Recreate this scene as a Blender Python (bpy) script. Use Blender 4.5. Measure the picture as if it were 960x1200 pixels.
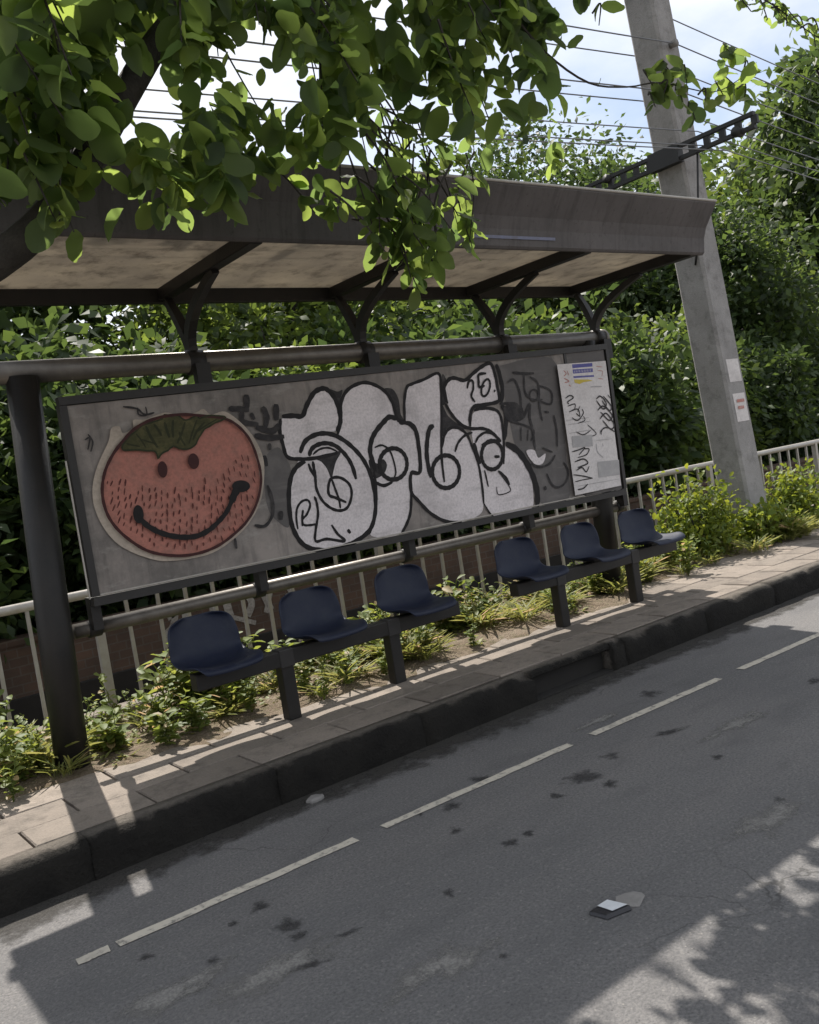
import bpy, bmesh, math, random
import numpy as np
from mathutils import Vector, Matrix
from mathutils.geometry import tessellate_polygon

for o in list(bpy.data.objects):
    bpy.data.objects.remove(o)
scene = bpy.context.scene
COL = scene.collection
rnd = random.Random(7)

# ---------------------------------------------------------------- camera
F, CX, CY, CAMH = 1050.0, 480.0, 600.0, 1.7          # focal length and centre for a 960x1200 picture
_ex = np.array([1850 - CX, 330 - CY, F]); _ex /= np.linalg.norm(_ex)
_ez = np.cross(_ex, [1, -0.155, 0]); _ez /= np.linalg.norm(_ez)
if _ez[1] > 0: _ez = -_ez
_ey = np.cross(_ez, _ex)
if _ey[2] < 0: _ey = -_ey
RW = np.array([_ex, _ey, _ez])                        # rows: world axes in camera coordinates
CP = np.array([0, 0, CAMH])
cam = bpy.data.cameras.new('camera')
cam.sensor_fit = 'VERTICAL'; cam.sensor_height = 24; cam.lens = 24 * F / 1200
cam.clip_start = 0.05; cam.clip_end = 3000
camo = bpy.data.objects.new('camera', cam); COL.objects.link(camo)
m3 = Matrix(((RW[0, 0], -RW[0, 1], -RW[0, 2]), (RW[1, 0], -RW[1, 1], -RW[1, 2]), (RW[2, 0], -RW[2, 1], -RW[2, 2])))
camo.matrix_world = Matrix.Translation(Vector(CP)) @ m3.to_4x4()
scene.camera = camo

def ray(px, py): return RW @ np.array([px - CX, py - CY, F])
def on_y(px, py, y):
    d = ray(px, py); return CP + d * (y / d[1])
def on_z(px, py, z):
    d = ray(px, py); return CP + d * ((z - CAMH) / d[2])
def to_px(P):
    v = RW.T @ (np.asarray(P) - CP); return v[0] / v[2] * F + CX, v[1] / v[2] * F + CY

# ---------------------------------------------------------------- world, sun, exposure
SUN = Vector((0.27, 1.0, 1.49)).normalized()
EL = math.asin(SUN.z); AZ = math.atan2(SUN.x, SUN.y)
w = bpy.data.worlds.new('World'); scene.world = w; w.use_nodes = True
nt = w.node_tree; nt.nodes.clear()
out = nt.nodes.new('ShaderNodeOutputWorld'); bg = nt.nodes.new('ShaderNodeBackground')
sky = nt.nodes.new('ShaderNodeTexSky'); sky.sky_type = 'NISHITA'; sky.sun_disc = False
sky.sun_elevation = EL; sky.sun_rotation = AZ; sky.air_density = 1.0; sky.dust_density = 2.0
tc = nt.nodes.new('ShaderNodeTexCoord'); mp = nt.nodes.new('ShaderNodeMapping'); mp.inputs['Scale'].default_value = (1, 1, 2.2)
nz = nt.nodes.new('ShaderNodeTexNoise'); nz.inputs['Scale'].default_value = 2.6; nz.inputs['Detail'].default_value = 7; nz.inputs['Roughness'].default_value = 0.55
rp = nt.nodes.new('ShaderNodeValToRGB'); rp.color_ramp.elements[0].position = 0.26; rp.color_ramp.elements[1].position = 0.56
mx = nt.nodes.new('ShaderNodeMix'); mx.data_type = 'RGBA'; mx.inputs[7].default_value = (6.9, 7.1, 7.5, 1)
L = nt.links.new
L(tc.outputs['Generated'], mp.inputs['Vector']); L(mp.outputs['Vector'], nz.inputs['Vector']); L(nz.outputs['Fac'], rp.inputs['Fac'])
L(rp.outputs['Color'], mx.inputs[0]); L(sky.outputs['Color'], mx.inputs[6]); L(mx.outputs[2], bg.inputs['Color'])
bg.inputs['Strength'].default_value = 0.1
L(bg.outputs['Background'], out.inputs['Surface'])
sl = bpy.data.lights.new('sun', 'SUN'); sl.energy = 5.0; sl.angle = math.radians(0.53); sl.color = (1.0, 0.94, 0.86)
so = bpy.data.objects.new('sun', sl); COL.objects.link(so)
so.rotation_euler = SUN.to_track_quat('Z', 'Y').to_euler(); so.location = (6, 20, 30)
vs = scene.view_settings
vs.view_transform = 'Standard'; vs.look = 'None'; vs.exposure = 0.68; vs.gamma = 1.0; vs.use_curve_mapping = False

KY = 4.30                      # kerb face
# ---------------------------------------------------------------- materials
def mat(name, build):
    m = bpy.data.materials.new(name); m.use_nodes = True
    t = m.node_tree; t.nodes.clear()
    o = t.nodes.new('ShaderNodeOutputMaterial')
    s = build(t); t.links.new(s, o.inputs['Surface'])
    return m
def N(t, kind, **kw):
    n = t.nodes.new(kind)
    for k, v in kw.items():
        if k in n.inputs: n.inputs[k].default_value = v
        else: setattr(n, k, v)
    return n
def coord(t, scale=(1, 1, 1), obj=False):
    c = N(t, 'ShaderNodeTexCoord'); m = N(t, 'ShaderNodeMapping'); m.inputs['Scale'].default_value = scale
    if obj: t.links.new(c.outputs['Object'], m.inputs['Vector'])
    else:
        g = N(t, 'ShaderNodeNewGeometry'); t.links.new(g.outputs['Position'], m.inputs['Vector'])
    return m.outputs['Vector']
def noise(t, vec, scale, detail=4, rough=0.55, lo=0.35, hi=0.65):
    n = N(t, 'ShaderNodeTexNoise', Scale=scale, Detail=detail, Roughness=rough)
    t.links.new(vec, n.inputs['Vector'])
    r = N(t, 'ShaderNodeMapRange'); r.inputs[1].default_value = lo; r.inputs[2].default_value = hi
    t.links.new(n.outputs['Fac'], r.inputs[0]); return r.outputs[0]
def mixc(t, fac, a, b):
    m = N(t, 'ShaderNodeMix', data_type='RGBA')
    for i, v in ((0, fac), (6, a), (7, b)):
        if isinstance(v, (int, float)): m.inputs[i].default_value = v
        elif isinstance(v, tuple): m.inputs[i].default_value = (*v, 1) if len(v) == 3 else v
        else: t.links.new(v, m.inputs[i])
    return m.outputs[2]
def mul(t, a, b):
    m = N(t, 'ShaderNodeMath', operation='MULTIPLY')
    for i, v in ((0, a), (1, b)):
        if isinstance(v, (int, float)): m.inputs[i].default_value = v
        else: t.links.new(v, m.inputs[i])
    return m.outputs[0]
def bsdf(t, col, rough=0.7, metal=0.0, bump=None, bs=0.3, bd=0.01, spec=0.5):
    p = N(t, 'ShaderNodeBsdfPrincipled', Roughness=rough, Metallic=metal)
    p.inputs['Specular IOR Level'].default_value = spec
    if isinstance(col, tuple): p.inputs['Base Color'].default_value = (*col, 1)
    else: t.links.new(col, p.inputs['Base Color'])
    if bump is not None:
        b = N(t, 'ShaderNodeBump', Strength=bs, Distance=bd)
        t.links.new(bump, b.inputs['Height']); t.links.new(b.outputs['Normal'], p.inputs['Normal'])
    return p.outputs['BSDF']

def m_asphalt(t):
    v = coord(t)
    big = noise(t, v, 0.55, 5, 0.6, 0.35, 0.68)
    streak = noise(t, coord(t, (0.25, 1.6, 1)), 1.1, 5, 0.6, 0.45, 0.75)
    fine = noise(t, v, 85, 3, 0.7, 0.36, 0.64)
    c = mixc(t, big, (0.135, 0.132, 0.132), (0.178, 0.171, 0.167))
    c = mixc(t, mul(t, streak, 0.5), c, (0.215, 0.20, 0.19))
    c = mixc(t, mul(t, fine, 0.7), c, (0.070, 0.069, 0.071))
    c = mixc(t, mul(t, noise(t, v, 48, 3, 0.6, 0.55, 0.75), 0.6), c, (0.22, 0.21, 0.20))
    vo = N(t, 'ShaderNodeTexVoronoi', Scale=55.0); t.links.new(v, vo.inputs['Vector'])
    sp = N(t, 'ShaderNodeMapRange'); sp.inputs[1].default_value = 0.26; sp.inputs[2].default_value = 0.10
    t.links.new(vo.outputs['Distance'], sp.inputs[0])
    pick = N(t, 'ShaderNodeSeparateColor'); t.links.new(vo.outputs['Color'], pick.inputs[0])
    gt = N(t, 'ShaderNodeMath', operation='GREATER_THAN'); gt.inputs[1].default_value = 0.84; t.links.new(pick.outputs[0], gt.inputs[0])
    c = mixc(t, mul(t, mul(t, sp.outputs[0], gt.outputs[0]), 0.4), c, (0.34, 0.32, 0.29))
    lt = N(t, 'ShaderNodeMath', operation='LESS_THAN'); lt.inputs[1].default_value = 0.16; t.links.new(pick.outputs[1], lt.inputs[0])
    c = mixc(t, mul(t, mul(t, sp.outputs[0], lt.outputs[0]), 0.6), c, (0.03, 0.03, 0.031))
    ds = noise(t, coord(t, (0.7, 1.5, 1)), 2.3, 5, 0.6, 0.52, 0.75)
    c = mixc(t, mul(t, ds, 0.5), c, (0.075, 0.074, 0.075))
    # fine cracks
    dv = N(t, 'ShaderNodeTexNoise', Scale=3.0, Detail=5.0); t.links.new(v, dv.inputs['Vector'])
    ad = N(t, 'ShaderNodeMixRGB', blend_type='ADD'); ad.inputs[0].default_value = 0.35
    t.links.new(v, ad.inputs[1]); t.links.new(dv.outputs['Color'], ad.inputs[2])
    cr = N(t, 'ShaderNodeTexVoronoi', Scale=2.1, feature='DISTANCE_TO_EDGE'); t.links.new(ad.outputs[0], cr.inputs['Vector'])
    cm = N(t, 'ShaderNodeMapRange'); cm.inputs[1].default_value = 0.012; cm.inputs[2].default_value = 0.003
    t.links.new(cr.outputs['Distance'], cm.inputs[0])
    crm = mul(t, cm.outputs[0], noise(t, v, 0.8, 2, 0.5, 0.58, 0.68))
    c = mixc(t, mul(t, crm, 0.7), c, (0.045, 0.044, 0.043))
    return bsdf(t, c, 0.85, bump=mixc(t, 0.5, fine, vo.outputs['Distance']), bs=0.55, bd=0.006, spec=0.3)
def m_concrete(a, b, dirt=(0.06, 0.055, 0.05), dirtamt=0.6, scale=3.0):
    def f(t):
        v = coord(t)
        c = mixc(t, noise(t, v, scale, 6, 0.65, 0.3, 0.7), a, b)
        c = mixc(t, mul(t, noise(t, v, scale * 2.7, 6, 0.7, 0.5, 0.75), dirtamt), c, dirt)
        fine = noise(t, v, 70, 3, 0.6, 0.3, 0.7)
        c = mixc(t, mul(t, fine, 0.25), c, dirt)
        i = N(t, 'ShaderNodeObjectInfo')
        h = N(t, 'ShaderNodeHueSaturation'); mr = N(t, 'ShaderNodeMapRange'); mr.inputs[3].default_value = 0.82; mr.inputs[4].default_value = 1.12
        t.links.new(i.outputs['Random'], mr.inputs[0]); t.links.new(mr.outputs[0], h.inputs['Value']); t.links.new(c, h.inputs['Color'])
        return bsdf(t, h.outputs['Color'], 0.9, bump=fine, bs=0.5, bd=0.006, spec=0.3)
    return f
def m_kerb(t):
    v = coord(t)
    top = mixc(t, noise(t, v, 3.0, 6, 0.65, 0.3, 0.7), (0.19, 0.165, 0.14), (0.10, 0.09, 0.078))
    face = mixc(t, noise(t, v, 4.0, 6, 0.7, 0.35, 0.7), (0.020, 0.0185, 0.016), (0.007, 0.0065, 0.006))     # road grime and moss, with the face's own shade painted in
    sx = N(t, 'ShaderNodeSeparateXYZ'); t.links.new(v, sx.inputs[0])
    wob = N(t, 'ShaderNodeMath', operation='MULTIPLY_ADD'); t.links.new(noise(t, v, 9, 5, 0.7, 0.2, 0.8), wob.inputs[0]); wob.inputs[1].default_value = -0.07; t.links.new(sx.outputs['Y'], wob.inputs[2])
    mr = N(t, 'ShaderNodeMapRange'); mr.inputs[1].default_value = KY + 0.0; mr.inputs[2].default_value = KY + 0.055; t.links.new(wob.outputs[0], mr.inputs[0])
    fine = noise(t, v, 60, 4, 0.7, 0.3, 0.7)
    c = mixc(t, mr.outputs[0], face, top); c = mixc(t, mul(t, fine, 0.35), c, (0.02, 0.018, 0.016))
    return bsdf(t, c, 0.92, bump=mixc(t, 0.5, fine, noise(t, v, 14, 4)), bs=0.9, bd=0.014, spec=0.2)
def m_plain(c, rough=0.6, metal=0.0, var=0.35, scale=9.0, dirt=None, spec=0.5):
    def f(t):
        v = coord(t); n = noise(t, v, scale, 6, 0.65, 0.3, 0.72)
        d = dirt or tuple(x * 0.45 for x in c)
        cc = mixc(t, mul(t, n, var), c, d)
        return bsdf(t, cc, rough, metal, bump=noise(t, v, 60, 3), bs=0.12, bd=0.003, spec=spec)
    return f
def m_leaf(a, b, tr, dry=None, vmul=2.3):
    def f(t):
        g = N(t, 'ShaderNodeNewGeometry'); i = N(t, 'ShaderNodeObjectInfo')
        ad = N(t, 'ShaderNodeMath', operation='ADD'); t.links.new(g.outputs['Random Per Island'], ad.inputs[0]); t.links.new(i.outputs['Random'], ad.inputs[1])
        fr = N(t, 'ShaderNodeMath', operation='FRACT'); t.links.new(ad.outputs[0], fr.inputs[0])
        c = mixc(t, fr.outputs[0], a, b)
        c = mixc(t, mul(t, noise(t, coord(t), 1.3, 3, 0.6, 0.4, 0.7), 0.5), c, tuple(x * 0.6 for x in a))
        if dry:
            gt = N(t, 'ShaderNodeMath', operation='GREATER_THAN'); gt.inputs[1].default_value = 0.95; t.links.new(fr.outputs[0], gt.inputs[0])
            c = mixc(t, gt.outputs[0], c, dry)
        p = bsdf(t, c, 0.55, spec=0.35)
        tl = N(t, 'ShaderNodeBsdfTranslucent'); hs = N(t, 'ShaderNodeHueSaturation', Saturation=1.1, Value=vmul); hs.inputs['Hue'].default_value = 0.47
        t.links.new(c, hs.inputs['Color']); t.links.new(hs.outputs['Color'], tl.inputs['Color'])
        ms = N(t, 'ShaderNodeMixShader'); ms.inputs[0].default_value = tr
        t.links.new(p, ms.inputs[1]); t.links.new(tl.outputs[0], ms.inputs[2]); return ms.outputs[0]
    return f
def m_brick(t):
    c = N(t, 'ShaderNodeTexCoord'); mp_ = N(t, 'ShaderNodeMapping'); mp_.inputs['Rotation'].default_value = (math.radians(90), 0, 0)
    t.links.new(c.outputs['Object'], mp_.inputs['Vector'])
    b = N(t, 'ShaderNodeTexBrick', Scale=3.0); b.inputs['Color1'].default_value = (0.12, 0.078, 0.058, 1); b.inputs['Color2'].default_value = (0.095, 0.064, 0.05, 1)
    b.inputs['Mortar'].default_value = (0.12, 0.10, 0.085, 1); b.inputs['Mortar Size'].default_value = 0.02
    t.links.new(mp_.outputs['Vector'], b.inputs['Vector'])
    v = coord(t)
    cc = mixc(t, mul(t, noise(t, v, 1.6, 6, 0.65, 0.4, 0.7), 0.75), b.outputs['Color'], (0.05, 0.042, 0.036))
    return bsdf(t, cc, 0.95, bump=b.outputs['Fac'], bs=0.4, bd=0.01, spec=0.2)
def m_paint(c, wear=0.25, under=(0.25, 0.24, 0.23), scale=6.0, streak=1.0):
    def f(t):
        v = coord(t, (1, 1, 1)); s = coord(t, (1.0, 1, 7.0))
        cc = mixc(t, mul(t, noise(t, v, scale, 6, 0.65, 0.48, 0.75), wear), c, under)
        cc = mixc(t, mul(t, noise(t, s, 3.0 * streak, 5, 0.6, 0.55, 0.8), wear * 0.8), cc, under)
        cc = mixc(t, mul(t, noise(t, v, 55, 3, 0.6, 0.4, 0.8), wear * 0.7), cc, tuple(x * 0.6 for x in under))
        return bsdf(t, cc, 0.7, spec=0.3)
    return f
def m_lane(t):
    v = coord(t)
    k = mul(t, noise(t, v, 24, 5, 0.7, 0.30, 0.50), noise(t, v, 4, 3, 0.6, 0.1, 0.42))
    c = mixc(t, k, (0.16, 0.15, 0.14), (0.50, 0.46, 0.39))
    return bsdf(t, c, 0.85, spec=0.2)
def m_fade(col, col2, amt, nscale):
    def f(t):
        v = coord(t); at = N(t, 'ShaderNodeAttribute', attribute_name='fade')
        n = noise(t, v, nscale, 6, 0.7, 0.25, 0.75)
        k = N(t, 'ShaderNodeMath', operation='ADD'); t.links.new(at.outputs['Fac'], k.inputs[0]); t.links.new(n, k.inputs[1])
        r = N(t, 'ShaderNodeMapRange'); r.inputs[1].default_value = 0.75; r.inputs[2].default_value = 1.35; r.inputs[4].default_value = amt; t.links.new(k.outputs[0], r.inputs[0])
        p = bsdf(t, mixc(t, noise(t, v, 90, 3), col, col2), 0.85, spec=0.25, bump=noise(t, v, 130, 2), bs=0.5, bd=0.006)
        tr = N(t, 'ShaderNodeBsdfTransparent'); ms = N(t, 'ShaderNodeMixShader')
        t.links.new(r.outputs[0], ms.inputs[0]); t.links.new(tr.outputs[0], ms.inputs[1]); t.links.new(p, ms.inputs[2]); return ms.outputs[0]
    return f
def m_soil(t):
    v = coord(t)
    c = mixc(t, noise(t, v, 4, 6, 0.7), (0.20, 0.15, 0.10), (0.36, 0.29, 0.22))
    c = mixc(t, mul(t, noise(t, v, 14, 5, 0.7, 0.5, 0.7), 0.7), c, (0.10, 0.12, 0.04))
    f = noise(t, v, 50, 4, 0.7)
    c = mixc(t, mul(t, f, 0.4), c, (0.08, 0.06, 0.045))
    return bsdf(t, c, 0.95, bump=f, bs=0.9, bd=0.02, spec=0.2)
def m_roofsheet(t):
    v = coord(t)
    c = mixc(t, noise(t, v, 2.0, 6, 0.7, 0.35, 0.7), (0.62, 0.57, 0.49), (0.44, 0.405, 0.36))
    c = mixc(t, mul(t, noise(t, coord(t, (1.2, 1.0, 1)), 5.5, 7, 0.75, 0.5, 0.70), 0.8), c, (0.20, 0.175, 0.15))
    p = bsdf(t, c, 0.6, spec=0.3)
    tl = N(t, 'ShaderNodeBsdfTranslucent'); t.links.new(c, tl.inputs['Color'])
    ms = N(t, 'ShaderNodeMixShader'); ms.inputs[0].default_value = 0.34
    t.links.new(p, ms.inputs[1]); t.links.new(tl.outputs[0], ms.inputs[2]); return ms.outputs[0]
def m_fascia(t):
    v = coord(t)
    c = mixc(t, noise(t, v, 2.2, 6, 0.65, 0.3, 0.7), (0.118, 0.106, 0.104), (0.078, 0.071, 0.069))
    c = mixc(t, mul(t, noise(t, coord(t, (9, 1, 0.5)), 2.0, 6, 0.7, 0.5, 0.75), 0.65), c, (0.038, 0.034, 0.032))
    c = mixc(t, mul(t, noise(t, v, 30, 4, 0.7, 0.58, 0.7), 0.55), c, (0.04, 0.034, 0.03))
    return bsdf(t, c, 0.65, bump=noise(t, v, 3, 3), bs=0.25, bd=0.02, spec=0.3)
def m_board(t):
    v = coord(t)
    c = mixc(t, noise(t, v, 2.5, 7, 0.72, 0.35, 0.65), (0.30, 0.265, 0.24), (0.15, 0.136, 0.125))
    c = mixc(t, mul(t, noise(t, coord(t, (6, 1, 0.8)), 2.2, 6, 0.7, 0.5, 0.75), 0.7), c, (0.085, 0.08, 0.075))
    c = mixc(t, mul(t, noise(t, coord(t, (1, 1, 2.5)), 5.0, 6, 0.7, 0.55, 0.72), 0.6), c, (0.36, 0.34, 0.31))
    return bsdf(t, c, 0.75, spec=0.3)
def m_water(t):
    v = coord(t)
    return bsdf(t, (0.02, 0.024, 0.016), 0.12, bump=noise(t, v, 6, 3), bs=0.15, bd=0.02)

M = {
 'asphalt': mat('asphalt', m_asphalt),
 'slab': mat('paving_concrete', m_concrete((0.272, 0.230, 0.194), (0.205, 0.177, 0.150), (0.055, 0.048, 0.042), 0.65)),
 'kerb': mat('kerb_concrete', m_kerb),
 'ground': mat('ground_earth', m_soil), 'soil': mat('verge_soil', m_soil),
 'concrete': mat('old_concrete', m_concrete((0.30, 0.26, 0.22), (0.22, 0.19, 0.165), (0.07, 0.06, 0.05), 0.6)),
 'pole': mat('pole_concrete', m_concrete((0.31, 0.30, 0.292), (0.23, 0.222, 0.215), (0.10, 0.095, 0.09), 0.7, 3.0)),
 'steel': mat('dark_painted_steel', m_plain((0.011, 0.0105, 0.010), 0.5, 0.0, 0.4, 7, (0.03, 0.025, 0.021), 0.35)),
 'steel2': mat('grey_brown_steel', m_plain((0.030, 0.028, 0.027), 0.5, 0.0, 0.4, 7, (0.015, 0.014, 0.013), 0.35)),
 'pipe': mat('weathered_pipe_paint', m_plain((0.17, 0.155, 0.137), 0.45, 0.75, 0.6, 12, (0.07, 0.063, 0.055), 0.9)),
 'fascia': mat('fascia_paint', m_fascia),
 'streak': mat('fascia_blue_strip', m_plain((0.17, 0.19, 0.30), 0.5, 0, 0.8, 8, (0.10, 0.095, 0.10))),
 'roof': mat('roof_sheet', m_roofsheet),
 'seat': mat('navy_plastic', m_plain((0.0046, 0.0090, 0.029), 0.58, 0.0, 0.75, 9, (0.020, 0.025, 0.040), 0.35)),
 'rail': mat('galvanised_rail', m_plain((0.42, 0.40, 0.365), 0.45, 0.25, 0.45, 12, (0.22, 0.18, 0.14))),
 'brick': mat('brick', m_brick), 'water': mat('canal_water', m_water),
 'board': mat('board_metal', m_board),
 'white': mat('spray_white', m_paint((0.70, 0.645, 0.645), 0.55, (0.25, 0.23, 0.225), 3.2)),
 'black': mat('spray_black', m_paint((0.010, 0.0085, 0.009), 0.16, (0.06, 0.055, 0.053), 7)),
 'scrib': mat('marker_black', m_paint((0.020, 0.018, 0.019), 0.5, (0.12, 0.11, 0.105), 12)),
 'red': mat('spray_red', m_paint((0.43, 0.175, 0.135), 0.85, (0.27, 0.15, 0.12), 7)),
 'seed': mat('spray_dark_red', m_paint((0.085, 0.024, 0.022), 0.5, (0.25, 0.09, 0.06), 14)),
 'maroon': mat('spray_maroon', m_paint((0.045, 0.014, 0.014), 0.3, (0.12, 0.04, 0.03), 14)),
 'halo': mat('spray_beige', m_paint((0.46, 0.39, 0.32), 0.5, (0.22, 0.19, 0.165), 6)),
 'calyx': mat('spray_olive', m_paint((0.045, 0.046, 0.016), 0.9, (0.135, 0.12, 0.05), 14)),
 'calyx2': mat('spray_olive_dark', m_paint((0.022, 0.026, 0.010), 0.3, (0.08, 0.08, 0.03), 14)),
 'darkgrey': mat('spray_dark_grey', m_paint((0.105, 0.097, 0.094), 0.8, (0.20, 0.185, 0.175), 4)),
 'paper': mat('paper_white', m_paint((0.62, 0.585, 0.57), 0.42, (0.34, 0.32, 0.31), 5)),
 'blue': mat('print_blue', m_paint((0.085, 0.085, 0.27), 0.3, (0.3, 0.3, 0.4), 14)),
 'yellow': mat('print_yellow', m_paint((0.52, 0.40, 0.06), 0.3, (0.5, 0.45, 0.3), 14)),
 'redink': mat('print_red', m_paint((0.40, 0.17, 0.14), 0.5, (0.5, 0.4, 0.38), 14)),
 'greyink': mat('print_grey', m_paint((0.34, 0.33, 0.33), 0.5, (0.5, 0.48, 0.46), 12)),
 'wallwhite': mat('wall_graffiti_grey', m_paint((0.34, 0.33, 0.31), 0.8, (0.10, 0.08, 0.07), 4)),
 'lane': mat('lane_paint', m_lane),
 'stain': mat('oil_stain', m_fade((0.028, 0.027, 0.028), (0.070, 0.068, 0.068), 0.75, 15)),
 'patch': mat('worn_patch', m_fade((0.25, 0.24, 0.225), (0.15, 0.145, 0.14), 0.95, 7)),
 'grime_shade': mat('gutter_grime_shade', m_fade((0.030, 0.028, 0.025), (0.062, 0.058, 0.053), 0.9, 7)),  # gutter dirt with part of the roadside shade painted into the colour
 'bark': mat('bark', m_concrete((0.055, 0.048, 0.04), (0.028, 0.025, 0.021), (0.012, 0.011, 0.01), 0.7, 8)),
 'leaf': mat('leaf_street_tree', m_leaf((0.019, 0.034, 0.012), (0.046, 0.068, 0.018), 0.54, vmul=9.0)),
 'leafb': mat('leaf_deep_green', m_leaf((0.020, 0.038, 0.013), (0.045, 0.074, 0.020), 0.34, vmul=4.0)),
 'leafc': mat('leaf_mid_green', m_leaf((0.032, 0.056, 0.015), (0.075, 0.112, 0.026), 0.40, vmul=3.6)),
 'leafy': mat('leaf_yellow_green', m_leaf((0.090, 0.140, 0.026), (0.160, 0.195, 0.036), 0.40)),
 'weed': mat('weed_green', m_leaf((0.095, 0.145, 0.034), (0.190, 0.225, 0.060), 0.42, (0.30, 0.24, 0.12))),
 'grass': mat('grass_blades', m_leaf((0.120, 0.150, 0.042), (0.240, 0.245, 0.085), 0.36, (0.33, 0.27, 0.15))),
 'cable': mat('black_cable', m_plain((0.018, 0.018, 0.019), 0.6, 0, 0.3)),
 'wire': mat('grey_wire', m_plain((0.16, 0.165, 0.175), 0.55, 0.3, 0.3)),
 'packet': mat('packet_black', m_plain((0.016, 0.016, 0.020), 0.35, 0, 0.3)),
 'label': mat('packet_label', m_plain((0.62, 0.64, 0.66), 0.4, 0, 0.25, 40, (0.3, 0.32, 0.38))),
 'stone': mat('grey_stone', m_plain((0.22, 0.21, 0.20), 0.9, 0, 0.5, 20)),
 'dark': mat('drain_dark', m_plain((0.02, 0.018, 0.016), 0.95, 0, 0.4)),
}

# ---------------------------------------------------------------- mesh helpers
def link(name, me, m, parent=None):
    o = bpy.data.objects.new(name, me); COL.objects.link(o)
    if m is not None and me is not None and not me.materials: me.materials.append(m)
    if parent is not None: o.parent = parent
    return o
def tag(o, label=None, cat=None, group=None, kind=None):
    for k, v in (('label', label), ('category', cat), ('group', group), ('kind', kind)):
        if v: o[k] = v
    return o
def thing(name, loc, label, cat, group=None):
    o = bpy.data.objects.new(name, None); COL.objects.link(o); o.location = loc
    o.empty_display_size = 0.2
    return tag(o, label, cat, group)

class MB:
    def __init__(s, origin=(0, 0, 0)): s.v = []; s.f = []; s.o = np.array(origin, float); s.sm = []
    def add(s, vs, fs, smooth=False):
        n = len(s.v); s.v += [tuple(np.asarray(p, float) - s.o) for p in vs]
        s.f += [tuple(i + n for i in f) for f in fs]; s.sm += [smooth] * len(fs); return s
    def box(s, x0, x1, y0, y1, z0, z1, c=0.0):
        if c <= 0:
            return s.add([(x0, y0, z0), (x1, y0, z0), (x1, y1, z0), (x0, y1, z0), (x0, y0, z1), (x1, y0, z1), (x1, y1, z1), (x0, y1, z1)],
              [(0, 3, 2, 1), (4, 5, 6, 7), (0, 1, 5, 4), (1, 2, 6, 5), (2, 3, 7, 6), (3, 0, 4, 7)])
        # chamfered top edges
        vs = [(x0, y0, z0), (x1, y0, z0), (x1, y1, z0), (x0, y1, z0), (x0, y0, z1 - c), (x1, y0, z1 - c), (x1, y1, z1 - c), (x0, y1, z1 - c),
              (x0 + c, y0 + c, z1), (x1 - c, y0 + c, z1), (x1 - c, y1 - c, z1), (x0 + c, y1 - c, z1)]
        fs = [(0, 3, 2, 1), (8, 9, 10, 11)]
        for i in range(4):
            j = (i + 1) % 4; fs += [(i, j, j + 4, i + 4), (i + 4, j + 4, j + 8, i + 8)]
        return s.add(vs, fs)
    def tube(s, pts, r, n=8, square=False, caps=True, ref=None):
        pts = [Vector(p) for p in pts]; rs = r if isinstance(r, (list, tuple)) else [r] * len(pts)
        vs = []; up = Vector(ref) if ref else None
        for i, p in enumerate(pts):
            t = (pts[min(i + 1, len(pts) - 1)] - pts[max(i - 1, 0)]).normalized()
            if up is None: up = Vector((0, 0, 1)) if abs(t.z) < 0.9 else Vector((1, 0, 0))
            a = t.cross(up)
            if a.length < 1e-4: a = t.cross(Vector((0.3, 1, 0.2)))
            a.normalize(); b = a.cross(t).normalized(); up = b
            for k in range(n):
                th = 2 * math.pi * (k + (0.5 if square else 0)) / n
                vs.append(p + (a * math.cos(th) + b * math.sin(th)) * rs[i])
        fs = []
        for i in range(len(pts) - 1):
            for k in range(n):
                k2 = (k + 1) % n; fs.append((i * n + k, i * n + k2, (i + 1) * n + k2, (i + 1) * n + k))
        if caps: fs += [tuple(reversed(range(n))), tuple((len(pts) - 1) * n + k for k in range(n))]
        return s.add(vs, fs, n > 5)
    def prism(s, prof, x0, x1):            # closed (y,z) profile extruded along x
        n = len(prof); vs = [(x0, y, z) for y, z in prof] + [(x1, y, z) for y, z in prof]
        fs = [(i, (i + 1) % n, n + (i + 1) % n, n + i) for i in range(n)] + [tuple(reversed(range(n))), tuple(range(n, 2 * n))]
        return s.add(vs, fs)
    def mesh(s, name):
        me = bpy.data.meshes.new(name); me.from_pydata(s.v, [], s.f); me.update()
        me.polygons.foreach_set('use_smooth', s.sm)
        bm = bmesh.new(); bm.from_mesh(me); bmesh.ops.recalc_face_normals(bm, faces=bm.faces); bm.to_mesh(me); bm.free()
        return me
    def build(s, name, m, parent=None, loc=None):
        o = link(name, s.mesh(name), m, parent)
        if loc is not None: o.location = loc
        elif parent is None: o.location = s.o
        return o
def bevel(o, w=0.006, seg=1):
    b = o.modifiers.new('bevel', 'BEVEL'); b.width = w; b.segments = seg; b.limit_method = 'ANGLE'; return o

# ---------------------------------------------------------------- setting
KY = 4.30                      # kerb face
mb = MB()
mb.add([(x, y, z) for x in (-600, 600) for y, z in ((-600, -0.06), (6.85, -0.06), (6.85, -1.6), (9.0, -1.6), (9.0, 0.35), (900, 0.35))],
       [(i, i + 1, i + 7, i + 6) for i in range(5)])
tag(mb.build('ground', M['ground']), kind='structure')
mb = MB()
NX, NY = 60, 30
mb.add([(-60, -9, 0), (80, -9, 0), (80, KY, 0), (-60, KY, 0)], [(0, 1, 2, 3)])
road = tag(mb.build('road', M['asphalt']), kind='structure')
mb = MB(); mb.box(-60, 80, 6.86, 8.97, -1.5, -1.25); tag(mb.build('canal_water', M['water']), kind='structure')
mb = MB(); mb.box(-60, 80, KY + 0.15, 6.84, -0.05, 0.172); pave = tag(mb.build('pavement', M['slab']), kind='structure')

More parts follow.
